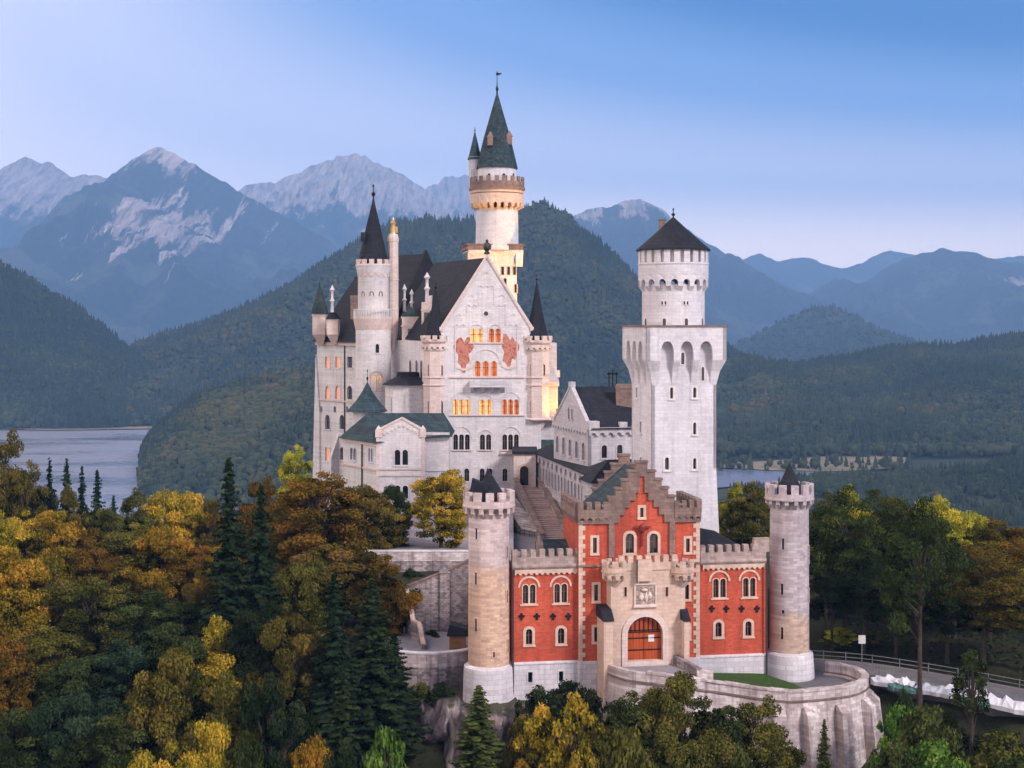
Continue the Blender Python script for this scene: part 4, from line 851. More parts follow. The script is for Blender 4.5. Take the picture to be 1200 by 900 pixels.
wl = MB().fbox(K2, 0, lw, -6, 0, 1, z(507, 234)); wl.fbox(K2, -.01, lw+.1, -.3, .18, z(552, 234), z(550, 234)); wl.fbox(K2, -.0, lw+.1, -.3, .2, z(509.5, 234), z(507, 234)); wl.build('wall', 'limestone', root)
# oblique wing at the near left
a0 = Vector(P(402, 0, 243)[:2]); a1 = Vector((K.x, YK)); dv = a1-a0; an = math.atan2(dv.y, dv.x)
V = Fr(a0.x, a0.y, an); hv = []; LV = dv.length
for px, n_ in ((414, 2), (434.5, 2)): window(root, V, hv, px, 525, 541 if px > 420 else 539, 2.0/V.m(px) if px < 420 else 1.4/V.m(px), n_, mat='tower_limestone', sur=.2, gap=.3, lit='dark_glass' if px < 420 else 'grey_glass')
zv = V.Z(420, 516)
v = MB().wall(V, [(0, 0), (LV, 0), (LV, zv), (0, zv)], hv); v.fbox(V, 0, LV-.1, -9, -.424, 0, zv-.01); v.build('wall', 'limestone', root)
s_ = MB().fbox(V, -.1, LV, .004, .2, V.Z(420, 548), V.Z(420, 546)); s_.fbox(V, -.1, LV, .004, .3, zv-.5, zv-.02); s_.build('string_course', 'pink_limestone', root)
MB().tube([V.w(V.U(425), .16, zv-.5), V.w(V.U(425), .16, 2)], .12).build('rain_pipe', 'rain_pipe', root)
yr_ = 240.5; zr_ = z(484, yr_)
pA = V.w(-.6, .6, zv); pB = (K.x-.3, YK-.7, zv); pC = (K2.w(lw+.5, 0, 0)[0], YK+.2, z(512, 233)); pD = (pC[0], YK+13, pC[2]); pE = (a0.x-.2, YK+16, zv)
r0 = (P(431, 0, yr_)[0], yr_, zr_); r1_ = (P(520, 0, yr_)[0], yr_, zr_)
MB().add([pA, pB, (K.x+3, YK+.6, zv+.3), pC, pD, pE, r0, r1_], [(0, 1, 6), (1, 2, 6), (2, 3, 7, 6), (3, 4, 7), (4, 5, 6, 7), (5, 0, 6)]).build('roof', 'copper_teal', root)
MB().add([K.w(gl+.25, -.4, zg+.1), K.w(gr-.25, -.4, zg+.1), K.w(gm, -.4, z(491.5)), K.w(gm, -6.5, z(491.5))], [(0, 2, 3), (1, 3, 2)]).build('roof', 'copper_teal', root)
x, y, _ = P(430.5, 0, 247); zz = lambda v: EYE-(v-HY)*247/FOC
MB().lathe(x, y, [(2.5, zz(560)), (2.45, zz(480))], 24).build('turret', 'limestone', root, True); MB().lathe(x, y, [(3.5, zz(482)), (2.0, zz(470)), (.9, zz(459)), (.08, zz(448))], 12).build('turret_roof', 'copper_teal', root); finial(root, x, y, zz(450), 2.6, .09)

# ================================================================ KNIGHTS' HOUSE
n0 = Vector((14.2, 203.0)); f0 = Vector((4.2, 255.0)); dv = n0-f0
Rk = Fr(f0.x, f0.y, math.atan2(dv.y, dv.x)); LR = dv.length
root = thing('knights_house', (14, 225, 8), 'long white arcaded wing with a steep slate roof between the palace and the square keep', 'house')
hr = []; zt = 17.2
for i in range(24):
    u = 1.8+2.35*i
    if u > LR-2: break
    window(root, Rk, hr, 0, 0, 0, 0, 1, mat='grey_limestone', uz=(u, 12.3, 15.1, 1.15), sur=.2, lit='grey_glass')
MB().wall(Rk, [(0, 4), (LR, 4), (LR, zt), (0, zt)], hr).fbox(Rk, 0, LR, -9, -.424, 4, zt-.1).build('wall', 'grey_limestone', root)
f_ = MB().frieze(Rk, 0, LR, .004, .35, zt-1.5, zt, 16); f_.fbox(Rk, 0, LR, .003, .3, 10.9, 11.2); f_.build('arch_frieze', 'grey_limestone', root)
MB().profile(Rk, [(.7, zt), (.7, zt+.15), (-4, zt+1.7), (-4, zt)], 0, LR).build('gallery_roof', 'slate', root)
nu = Vector(P(690, 0, 222)[:2]); fu = Vector(P(649, 0, 240)[:2]); dv = nu-fu; Lu = dv.length
U_ = Fr(fu.x, fu.y, math.atan2(dv.y, dv.x)); UF = Fr(nu.x, nu.y, U_.a+math.pi/2); hu = []
ze = EYE-125*222/FOC; zap = EYE-76*231/FOC; zu0 = 16.5
for i in range(5): window(root, U_, hu, 0, 0, 0, 0, 1, mat='grey_limestone', uz=(2.2+3.45*i, 18.7, 21.4, 1.3), sur=.2, lit='grey_glass')
for i in range(2): window(root, U_, hu, 0, 0, 0, 0, 1, mat='grey_limestone', uz=(Lu/2-.9+1.8*i, 24.6, 26.4, .7), sur=.16, lit='grey_glass')
hf = []
for u in (2.5, 5.0): window(root, UF, hf, 0, 0, 0, 0, 1, mat='grey_limestone', uz=(u, 19.2, 21.2, .9), sur=.2)
MB().wall(U_, [(0, zu0), (Lu, zu0), (Lu, ze), (Lu/2, zap), (0, ze)], hu).build('gable_wall', 'grey_limestone', root)
MB().wall(UF, [(0, zu0), (15, zu0), (15, ze), (0, ze)], hf).build('wall', 'grey_limestone', root)
MB().fbox(UF, .43, 15, -Lu, -.424, zu0, ze-.02).build('wall', 'grey_limestone', root)
MB().add([UF.w(.3, .7, ze), UF.w(15, .7, ze), UF.w(15, -Lu-.7, ze), UF.w(.3, -Lu-.7, ze), UF.w(.3, -Lu/2, zap+.1), UF.w(15, -Lu/2, zap+.1)], [(0, 1, 5, 4), (1, 2, 5), (2, 3, 4, 5), (3, 0, 4), (0, 3, 2, 1)]).build('roof', 'slate', root)
c_ = MB().frieze(UF, 0, 15, .004, .4, ze-1.0, ze+.25, 11); c_.frieze(U_, 0, Lu, .004, .3, ze-1.0, ze+.05, 13)
c_.fbox(UF, -.05, 1.6, -1.2, .45, ze-.1, ze+1.2)
for u in (5.5, 10.5): c_.fbox(UF, u-.6, u+.6, -.5, .42, ze+.1, ze+1.0)
for a, b in ((0, Lu/2), (Lu, Lu/2)): c_.prism(U_, [(a, ze), (b, zap), (b, zap+.45), (a, ze+.5)], -.5, .12)
c_.fbox(U_, Lu/2-.7, Lu/2+.7, -.6, .15, zap, zap+.9); c_.build('cornice', 'grey_limestone', root)
x, y, _ = P(733, 0, 229); MB().box(x-1.5, x+1.2, y-.8, y+.8, 26, EYE-72*229/FOC).box(x-1.6, x+1.3, y-.9, y+.9, EYE-77*229/FOC, EYE-75*229/FOC).build('chimney', 'gable_stone', root)
x, y, _ = P(718, 0, 233); MB().tube([(x, y, 28), (x, y, EYE-55*233/FOC)], .12).box(x-.9, x+.9, y-.1, y+.1, EYE-61*233/FOC, EYE-59*233/FOC).box(x-.7, x-.5, y-.1, y+.1, 29, EYE-58*233/FOC).box(x+.5, x+.7, y-.1, y+.1, 29, EYE-58*233/FOC).build('chimney_pots', 'dark_iron', root)
lo = Fr(*P(694, 0, 209)[:2], R(14)); z5 = EYE-(566-HY)*209/FOC; z6 = EYE-(538-HY)*213/FOC
MB().fbox(lo, 0, 9, -5, 0, 4, z5).build('wall', 'grey_limestone', root)
MB().add([lo.w(-.5, .5, z5), lo.w(9, .5, z5), lo.w(9, -5.5, z5), lo.w(-.5, -5.5, z5), lo.w(3.2, -2.5, z6), lo.w(9, -2.5, z6)], [(0, 1, 5, 4), (1, 2, 5), (2, 3, 4, 5), (3, 0, 4), (0, 3, 2, 1)]).build('roof', 'slate', root)

# ================================================================ COURTYARDS, STAIR
def ground_sheet(name, pts, zz, mat, th=1.0): o = MB().plan(pts, zz-th, zz).build(name, mat); tag(o, kind='structure'); return o
ground_sheet('courtyard', [(-1, 170), (30, 175), (28, 215), (14, 232), (0, 232)], 6.5, 'paving', 3)
ground_sheet('terrace_ground', [(-19.5, 194.5), (-6.3, 194.5), (.2, 200), (.2, 262), (-26, 262), (-26, 232)], 9.0, 'paving', 6)
root = thing('courtyard_stair', (4, 236, 6), 'long stone stair climbing the courtyard to the palace porch', 'stairs')
a, b = Vector(P(618, 0, 250)[:2]), Vector(P(648, 0, 222)[:2]); dv = b-a; Ls = dv.length
SF = Fr(a.x, a.y, math.atan2(dv.y, dv.x)); sm_ = MB(); ns = 26; zs0, zs1 = 11.4, 6.7
for i in range(ns): sm_.fbox(SF, Ls*i/ns, Ls*(i+1)/ns, -2.1, 1.5, 4, zs0+(zs1-zs0)*i/ns)
sm_.fbox(SF, -3, 0, -3, 2, 4, zs0); sm_.build('steps', 'steps_stone', root)
for d0, d1 in ((1.5, 2.1), (-2.7, -2.1)):
    MB().prism(SF, [(-2, 3), (Ls+1, 3), (Ls+1, zs1+1.0), (-2, zs0+1.5)], d0, d1).build('side_wall', 'rubble_stone', root); MB().prism(SF, [(-2, zs0+1.5), (Ls+1.1, zs1+1.0), (Ls+1.1, zs1+1.2), (-2, zs0+1.7)], d0-.1, d1+.1).build('coping', 'gable_stone', root)
x, y, _ = P(645, 0, 221); 
t = tag(MB().plan([P(597, 0, 250)[:2], P(634, 0, 224)[:2], P(612, 0, 228)[:2], P(597, 0, 236)[:2]], 5, [11.4, 7.5, 7.5, 9.2]).build('ramp_wall', 'rubble_stone'), 'grey sloping rubble wall left of the courtyard stair', 'wall')

# ================================================================ TERRACE WALLS ON THE LEFT
zt1 = 9.0
t = thing('terrace_wall', (-12, 194, 4), 'rough grey stone wall with a parapet under the yellow tree', 'wall')
TW = Fr(-19.5, 194, 0); MB().fbox(TW, 0, 14, -.6, 0, -2, 8.1).build('wall', 'rubble_stone', t); MB().fbox(TW, -.1, 14, -.7, .06, 8.1, 9.3).build('parapet', 'bastion_stone', t); MB().fbox(TW, -.15, 14, -.75, .12, 9.3, 9.5).build('coping', 'plinth_stone', t)
t = thing('ramp_wall', (-10, 179, 2), 'sloping rubble wall with a dark coping and a pier behind the left gate tower', 'wall')
YW = 179.0; RW = Fr((473-HX)/FOC*YW, YW, 0); zw = lambda v, Y=YW: EYE-(v-HY)*Y/FOC; um_ = RW.U
MB().prism(RW, [(um_(473), -3), (um_(552), -3), (um_(552), zw(656)), (um_(516), zw(673)), (um_(473), zw(690))], 0, -.7).build('wall', 'rubble_stone', t)
c_ = MB(); c_.prism(RW, [(um_(472), zw(690)), (um_(516), zw(673)), (um_(516), zw(671)), (um_(472), zw(688))], .12, -.8); c_.prism(RW, [(um_(527), zw(669)), (um_(552), zw(656.5)), (um_(552), zw(654)), (um_(527), zw(666.5))], .12, -.8); c_.build('coping', 'gable_stone', t)
p_ = MB().fbox(RW, um_(516), um_(527), -1.2, .35, -3, zw(671)); p_.fbox(RW, um_(515), um_(528), -1.3, .45, zw(671), zw(669)); p_.build('pier', 'rubble_stone', t)
MB().plan([(-15.5, 179.7), (-4, 179.7), (-4, 193.9), (-19, 193.9)], 0, [5.5, 7.5, 7.0, 6.5]).build('ramp_bank', 'forest_floor', t)
t = thing('ramp_parapet', (-13, 172, 2), 'pale parapet stepping down from the ramp to the round terrace', 'wall')
pts = [P(474, 690, 178), P(482, 728, 173), P(489, 731, 172), P(494, 756, 167)]
mb = MB()
for p0, p1 in zip(pts, pts[1:]):
    d = Vector((p1[0]-p0[0], p1[1]-p0[1])); f = Fr(p0[0], p0[1], math.atan2(d.y, d.x)); mb.prism(f, [(0, -2), (d.length, -2), (d.length, p1[2]), (0, p0[2])], -.6, 0)
mb.build('wall', 'rubble_stone', t); mb = MB()
for p0, p1 in zip(pts, pts[1:]):
    d = Vector((p1[0]-p0[0], p1[1]-p0[1])); f = Fr(p0[0], p0[1], math.atan2(d.y, d.x)); mb.prism(f, [(-.1, p0[2]), (d.length+.1, p1[2]), (d.length+.1, p1[2]+.18), (-.1, p0[2]+.18)], -.45, .05)
mb.build('coping', 'gate_tower_stone', t)
# round lower terrace
cx, cy_, rt = -9.6, 170.5, 6.6; zf_ = 2.35
o = MB().lathe(cx, cy_, [(rt-.3, zf_-2), (rt-.3, zf_)], 48).build('terrace_paving', 'paving'); tag(o, kind='structure')
t = thing('round_terrace_wall', (cx, cy_-rt, -1), 'curved pale stone wall round the small terrace above the cliff', 'wall')
MB().arc(cx, cy_, rt-.6, rt, -1.45, 1.2, -4.5, 1.0, 30).build('wall', 'rubble_stone', t); MB().arc(cx, cy_, rt-.62, rt+.05, -1.45, 1.2, 1.0, 2.5, 30).build('parapet', 'bastion_stone', t); MB().arc(cx, cy_, rt-.7, rt+.12, -1.45, 1.2, 2.5, 2.68, 30).build('coping', 'plinth_stone', t)
hx_, hy_, _ = P(536, 0, 168); zh0 = zf_
t = thing('wooden_hut', (hx_, hy_, zh0), 'brown wooden hut with a dark roof beside the left gate tower', 'hut')
MB().box(hx_-.9, hx_+1.0, hy_-.9, hy_+.9, zh0, zh0+1.6).build('wall', 'wood_hut', t); h_ = MB().box(hx_-.6, hx_+.4, hy_-.95, hy_-.905, zh0+.7, zh0+1.3); h_.build('hatch', 'oak', t)
MB().prism(Fr(hx_-1.2, hy_-1.2, 0), [(0, zh0+1.55), (2.5, zh0+1.55), (2.4, zh0+2.3), (.4, zh0+2.9), (.15, zh0+2.3)], 0, -2.4).build('roof', 'slate', t)

# ================================================================ BASTION
bq = [(10.0, 158.2, 2.9), (12.2, 155.2, 2.8), (15.0, 154.0, 2.7), (18.5, 153.7, 2.3), (22.0, 154.6, 1.6), (26.2, 154.6, .95), (29.7, 154.8, .55), (33.0, 155.8, .5), (36.9, 157.6, .5), (39.2, 160.4, .5), (39.9, 163.6, .5), (38.9, 166.8, .5), (36.6, 168.6, .5)]
bp = [(a_, b_) for a_, b_, c_ in bq]
def smooth_path(p, k=5):
    out = []
    for i in range(len(p)-1):
        a, b, c, d = (Vector(p[max(i-1, 0)]), Vector(p[i]), Vector(p[i+1]), Vector(p[min(i+2, len(p)-1)]))
        for j in range(k):
            t = j/k; out.append(.5*((2*b)+(c-a)*t+(2*a-5*b+4*c-d)*t*t+(3*b-a-3*c+d)*t**3))
    out.append(Vector(p[-1])); return out
path = smooth_path(bp)
def offs(path, d):
    o = []
    for i, p in enumerate(path):
        t = (path[min(i+1, len(path)-1)]-path[max(i-1, 0)]).normalized(); o.append(p+Vector((t.y, -t.x))*d)
    return o
def strip(path, d0, d1, z0, z1, batter=0):
    A_, B_ = offs(path, d0), offs(path, d1); Bb = offs(path, d1+batter); m_ = MB(); n = len(path)
    za = z0 if callable(z0) else (lambda i: z0); zb = z1 if callable(z1) else (lambda i: z1)
    for i in range(n): m_.add([(A_[i].x, A_[i].y, za(i)), (Bb[i].x, Bb[i].y, za(i)), (B_[i].x, B_[i].y, zb(i)), (A_[i].x, A_[i].y, zb(i))], [])
    for i in range(n-1):
        k = 4*i; m_.f += [(k+j, k+(j+1) % 4, k+4+(j+1) % 4, k+4+j) for j in range(4)]
    e_ = 4*(n-1); m_.f += [(0, 1, 2, 3), (e_, e_+1, e_+2, e_+3)]; return m_
pz = lambda i: float(np.interp(i/5, range(len(bq)), [c_ for _, _, c_ in bq]))
root = thing('bastion', (28, 156, -6), 'curved pale stone bastion carrying the lawn and the paved yard before the gate', 'retaining wall')
strip(path, -1.2, 0, -14, lambda i: pz(i)-1.1, 1.4).build('wall', 'bastion_stone', root)
strip(path, -.6, .16, lambda i: pz(i)-1.1, lambda i: pz(i)-.9).build('ledge', 'gable_stone', root)
strip(path, -.58, .05, lambda i: pz(i)-.9, pz).build('parapet', 'bastion_stone', root)
for i in range(len(path)-1):
    if i % 3 == 0 and i > 6:
        j = min(i+3, len(path)-1); A_, B_ = offs(path, -.66), offs(path, .14); h_ = .14+.07*((i//3) % 2)
        MB().plan([tuple(A_[i]), tuple(B_[i]), tuple(B_[j]), tuple(A_[j])], [pz(i)-.05, pz(i)-.05, pz(j)-.05, pz(j)-.05], [pz(i)+h_, pz(i)+h_, pz(j)+h_, pz(j)+h_]).build('coping_stone', 'bastion_stone', root)
for i in (28, 33, 38, 43, 47, 52):
    t_ = (path[i+1]-path[i-1]).normalized(); f = Fr(path[i].x, path[i].y, math.atan2(t_.y, t_.x)); z_ = pz(i)-1.7
    MB().profile(f, [(-.2, -14), (2.7, -14), (1.25, z_-.7), (.4, z_), (-.2, z_)], -.65, .65).build('buttress', 'bastion_stone', root)
ground_sheet('forecourt', [(10.6, 161), (10.8, 158.4), (12.6, 156.2), (15.2, 155), (18, 154.8), (19.6, 155.2), (20.2, 160), (18, 164)], 2.3, 'paving', 2)
ground_sheet('yard', [(19.6, 155.6), (22, 155.4), (26.2, 155.4), (29.7, 155.6), (32.8, 156.6), (36.4, 158.3), (38.5, 160.8), (39.1, 163.6), (38.3, 166.3), (36.4, 168.0), (37.5, 171), (36, 176), (27, 172), (20, 163)], -.7, 'asphalt', 3)
lw_ = [(19.9, 155.7, 1.2), (22, 155.5, .75), (26.2, 155.5, .15), (29.7, 155.7, -.25), (31.5, 156.6, -.45), (32.6, 159.2, -.55), (31.6, 162.6, -.45), (29.5, 163.6, .0), (28.6, 164.4, .25), (20.4, 162.6, .75)]
tag(MB().plan([(a_, b_) for a_, b_, _ in lw_], -1.5, [c_ for _, _, c_ in lw_]).build('lawn', 'lawn'), kind='structure')
g_ = np.random.default_rng(4)
t = tag(MB().plan([(17.6, 160.2), (18.2, 160.2), (20.4, 155.8), (19.8, 155.5)], .5, [3.4, 3.4, 2.9, 2.9]).build('approach_wall', 'rubble_stone'), 'low dark wall on the lawn side of the gate approach', 'wall')
t = tag(MB().box(19.8, 21.5, 155.0, 156.0, .2, 2.7).build('parapet_block', 'bastion_stone'), 'pale squared stone block at the end of the gate approach wall', 'stone block')
t = tag(MB().plan([(9.9, 158.2), (10.5, 158.5), (12.4, 160.2), (12.0, 160.6)], -2, [2.9, 2.9, 3.9, 3.9]).build('approach_wall', 'rubble_stone'), 'low broken wall on the left of the gate approach, at the foot of the buttress', 'wall')

# ================================================================ ROAD, RAILING, COVERED STACKS
rp_ = smooth_path([(35.5, 173.0), (42, 171.2), (50, 165.6), (58, 158.5), (66, 151), (78, 140)], 6)
rz = lambda i: -.65-.03*i
def road_strip(d0, d1, dz, mat, name):
    o = strip(rp_, d0, d1, lambda i: rz(i)-2.0, lambda i: rz(i)+dz).build(name, mat); tag(o, kind='structure')
road_strip(-2.2, 3.4, 0, 'asphalt', 'road'); road_strip(-2.5, -2.2, .12, 'paving', 'road_kerb')
root = thing('road_railing', (52, 165, -1), 'long dark rail fence along the far side of the road', 'railing')
ro_ = offs(rp_, -2.35)
for k, hgt in enumerate((.55, 1.05)): MB().tube([(p.x, p.y, rz(i)+hgt) for i, p in enumerate(ro_)], .05, 5).build('rail', 'galvanised', root)
for i in range(0, len(ro_), 2): MB().tube([(ro_[i].x, ro_[i].y, rz(i)-.2), (ro_[i].x, ro_[i].y, rz(i)+1.15)], .07, 5).build('post', 'galvanised', root)
root = thing('construction_fence', (48, 162, -1), 'grey mesh fence panels on the near side of the road', 'fence')
rn = offs(rp_, 3.3)
for i in range(5, 9):
    a, b = rn[i], rn[i+1]; m_ = MB()
    for h in (.15, .75, 1.3): m_.tube([(a.x, a.y, rz(i)+h), (b.x, b.y, rz(i+1)+h)], .045, 4)
    for t in range(4): p = a.lerp(b, t/4); m_.tube([(p.x, p.y, rz(i)-.3), (p.x, p.y, rz(i)+1.35)], .03, 4)
    m_.build('fence_panel', 'galvanised', root)
def tarp(i0, off, w, d, h, seed, label, mat='tarp'):
    h *= .7
    c = offs(rp_, off); q = c[i0]; tg = (c[i0+1]-c[i0-1]).normalized(); no = Vector((tg.y, -tg.x)); rr_ = random.Random(seed); nx, ny = 9, 4; m_ = MB(); zg = rz(i0)-.25
    for i in range(nx+1):
        for j in range(ny+1):
            u_, v_ = (i/nx-.5)*w, (j/ny-.5)*d*(1+.2*math.sin(i*.6+seed)); e_ = min(1, 2.6*min(i/nx, 1-i/nx, j/ny, 1-j/ny)+.12); p = q+tg*(u_+rr_.uniform(-.25, .25))+no*(v_+rr_.uniform(-.2, .2))
            fold = .62+.22*math.sin(i*.55+seed*2)+.12*math.sin(i*1.7+j*.5+seed)+.10*math.cos(j*1.5+i*.4)
            m_.v.append((p.x, p.y, zg+h*(.25+.75*(j in (1, 2, 3)))*(.75+.5*((i+seed) % 4 == 0))*rr_.uniform(.7, 1.1)))
    for i in range(nx):
        for j in range(ny): k = i*(ny+1)+j; m_.f.append((k, k+1, k+ny+2, k+ny+1))
    n = len(m_.v); m_.add([(p[0], p[1], zg-.3) for p in m_.v], [])
    rim = [i*(ny+1) for i in range(nx+1)]+[nx*(ny+1)+j for j in range(1, ny+1)]+[i*(ny+1)+ny for i in range(nx-1, -1, -1)]+[j for j in range(ny-1, 0, -1)]
    for a_, b_ in zip(rim, rim[1:]+rim[:1]): m_.f.append((a_, b_, b_+n, a_+n))
    tag(m_.build('tarpaulin', mat), label, 'tarpaulin')
tarp(9, 3.9, 4.6, 2.0, 1.1, 1, 'crumpled white tarpaulin nearest the bastion, beside the tree trunk on the road')
tarp(12, 4.2, 4.2, 2.2, 1.0, 2, 'greyish tarpaulin over a stack just past the dark trunk', 'tarp_grey')
tarp(14, 3.7, 4.4, 1.8, 1.2, 3, 'peaked white tarpaulin behind the slender bare trunk')
tarp(17, 4.4, 4.6, 2.4, 1.3, 4, 'large white tarpaulin with deep folds further down the road')
tarp(20, 4.1, 5.2, 2.4, 1.4, 5, 'grey white tarpaulin cut by the edge of the picture', 'tarp_grey')
tarp(10, 5.5, 3.4, 1.0, .6, 6, 'low dark green sheet lying under the first white tarpaulins', 'tarp_dark')
tarp(15, 5.6, 3.4, 1.0, .6, 7, 'low dark green sheet lying under the peaked tarpaulin', 'tarp_dark')
x, y, z0_ = P(1010, 765, 172.2)
t = thing('road_sign', (x, y, -.8), 'small pale board on a post beside the road behind the right gate tower', 'sign')
MB().tube([(x, y, -1.2), (x, y, 2.9)], .06).build('post', 'galvanised', t); MB().box(x-.42, x+.42, y-.09, y-.04, 1.9, 2.9).build('board', 'sign_white', t)

# ================================================================ FLOODLIGHTS (they light the flank of the palace and the main tower)
def floodlight(x, y, z, aim, power, spread, label):
    t = thing('floodlight', (x, y, z), label, 'floodlight'); MB().box(x-.3, x+.3, y-.2, y+.2, z, z+.15).box(x-.05, x+.05, y-.05, y+.05, z+.15, z+.5).build('bracket', 'dark_iron', t)
    d = (Vector(aim)-Vector((x, y, z+.7))).normalized(); rot = d.to_track_quat('-Z', 'Y')
    h = MB().box(-.35, .35, -.25, .25, 0, .35).build('housing', 'dark_iron'); h.parent = t; h.location = (0, 0, .7); h.rotation_mode = 'QUATERNION'; h.rotation_quaternion = rot
    l = MB().box(-.31, .31, -.21, .21, -.03, -.004).build('lens', 'lit_yellow'); l.parent = h
    ld = bpy.data.lights.new('flood', 'SPOT'); ld.energy = power; ld.color = (1.0, .50, .075); ld.spot_size = R(spread); ld.spot_blend = .6; ld.shadow_soft_size = .3
    o = bpy.data.objects.new('flood', ld); COL.objects.link(o); o.parent = t; o.location = Vector((0, 0, .7))+d*.15; o.rotation_mode = 'QUATERNION'; o.rotation_quaternion = rot
floodlight(12.5, 262.6, 18.8, (5, 264, 34), 11000, 80, 'small floodlight on the wing roof aimed at the corner turret')
floodlight(14.5, 275, 18.8, (-1.0, 290, 54), 120000, 40, 'small floodlight on the wing roof aimed at the main tower')
# ================================================================ TERRAIN
CP = np.array([(-2.5, 157, -4.5), (-8, 162, -3.2), (-12, 160, -5), (-6, 153, -10), (2, 157.5, -1.3), (8, 157.5, -2), (9, 153, -7), (15, 150, -9), (25, 146, -13), (32, 146, -13), (39, 150, -12), (43, 157, -9), (0, 148, -9), (-9, 150, -14),
    (15, 165, 1.0), (28, 170, -1.2), (36, 170, -1.4), (15, 185, 4), (15, 215, 5), (-5, 175, 0), (-8, 182, 3), (-10, 198, 5), (-14, 225, 7), (-14, 250, 7), (0, 260, 8), (10, 245, 6), (20, 230, 5), (25, 200, 5), (-17, 180, -1), (-20, 195, 1), (-26, 240, 3), (-40, 300, -6), (-30, 285, -2), (-20, 320, -8), (10, 320, -8),
    (-16, 168, -4), (-20, 160, -7), (-22, 145, -14), (-20, 125, -20), (-40, 170, -4), (-60, 180, -5), (-100, 220, -8), (-70, 150, -10), (-40, 150, -9), (-50, 120, -17), (-30, 100, -24), (-80, 110, -19), (-110, 150, -14), (-45, 230, -9), (-70, 260, -22), (-60, 320, -50), (-100, 290, -35), (-140, 240, -14), (-160, 200, -8), (-150, 150, -16),
    (42, 171, -1.4), (50, 165.5, -1.6), (58, 158.5, -1.9), (66, 151, -2.2), (78, 140, -2.6), (47, 160.5, -2.2), (55, 153, -2.6), (63, 146, -3.2), (47, 155, -6), (50, 150, -5.5), (58, 142, -7), (45, 140, -10), (60, 130, -11), (55, 176, .6), (64, 168, .4), (75, 165, .5), (45, 190, .8), (60, 200, -1), (90, 190, -2), (90, 150, -3), (60, 240, -15), (40, 230, -4), (40, 260, -15), (90, 240, -20), (0, 110, -26), (30, 110, -24), (10, 130, -17), (30, 130, -16)])
def terr(x, y):
    x = np.asarray(x, float); y = np.asarray(y, float); d2 = (x[..., None]-CP[:, 0])**2+(y[..., None]-CP[:, 1])**2+6
    w = 1/d2**1.9; z = (w*CP[:, 2]).sum(-1)/w.sum(-1)
    r = np.hypot((x-0)/170, (y-180)/150); f = np.clip((r-.8)/1.5, 0, 1); f = f*f*(3-2*f)
    return z*(1-f)+(-158)*f+.5*np.sin(x*.31+y*.17)*np.cos(y*.23)*(1-f)*.6
def T(x, y): return float(terr(np.array([x]), np.array([y]))[0])
def vnoise(x, y, seed=0):
    xi = np.floor(x).astype(np.int64); yi = np.floor(y).astype(np.int64); fx = x-xi; fy = y-yi; fx = fx*fx*(3-2*fx); fy = fy*fy*(3-2*fy)
    def h(a, b):
        n = (a*374761393+b*668265263+seed*69069) & 0xffffffff; n = ((n ^ (n >> 13))*1274126177) & 0xffffffff; return ((n ^ (n >> 16)) & 0xffff)/65535.0
    return (h(xi, yi)*(1-fx)+h(xi+1, yi)*fx)*(1-fy)+(h(xi, yi+1)*(1-fx)+h(xi+1, yi+1)*fx)*fy
def fbm(x, y, o=5, seed=0, ridge=False):
    s = np.zeros_like(x); a = .5; t = 0
    for i in range(o):
        n = vnoise(x*2**i, y*2**i, seed+i*17); n = 1-np.abs(2*n-1) if ridge else n; s += a*n; t += a; a *= .5
    return s/t
def grid_obj(name, X, Y, Z, mat, smooth=True):
    ny, nx = X.shape; me = bpy.data.meshes.new(name); v = np.stack([X, Y, Z], -1).reshape(-1, 3); idx = np.arange(nx*ny).reshape(ny, nx)
    q = np.stack([idx[:-1, :-1], idx[:-1, 1:], idx[1:, 1:], idx[1:, :-1]], -1).reshape(-1, 4)
    me.vertices.add(len(v)); me.vertices.foreach_set('co', v.astype(np.float32).ravel()); me.loops.add(q.size); me.loops.foreach_set('vertex_index', q.astype(np.int32).ravel())
    me.polygons.add(len(q)); me.polygons.foreach_set('loop_start', np.arange(0, q.size, 4, dtype=np.int32)); me.polygons.foreach_set('loop_total', np.full(len(q), 4, np.int32)); me.update(calc_edges=True)
    if smooth: me.polygons.foreach_set('use_smooth', np.ones(len(q), bool))
    me.materials.append(MATS[mat]); o = bpy.data.objects.new(name, me); COL.objects.link(o); return o
gx, gy = np.meshgrid(np.arange(-430, 431, 3.5), np.arange(-180, 561, 3.5)); tag(grid_obj('castle_hill', gx, gy, terr(gx, gy), 'forest_floor'), kind='structure')
LAKE = -150.0
tag(MB().add([(-16000, -700, LAKE-2), (16000, -700, LAKE-2), (16000, 19000, LAKE-2), (-16000, 19000, LAKE-2)], [(0, 1, 2, 3)]).build('valley_floor', 'wooded_hill'), kind='structure')
def ypx(py): return (EYE-LAKE)*FOC/(py-HY)
def lake(name, pts): tag(MB().add([((px-HX)/FOC*ypx(py), ypx(py), LAKE) for px, py in pts], [tuple(range(len(pts)))]).build(name, 'water'), kind='structure')
lake('lake_water', [(-260, 503), (60, 503.5), (130, 502), (190, 500), (260, 520), (330, 640), (0, 660), (-260, 640)])
lake('lake_water', [(790, 549), (850, 548), (905, 551), (985, 552), (1000, 557), (930, 562), (880, 568), (800, 575)])
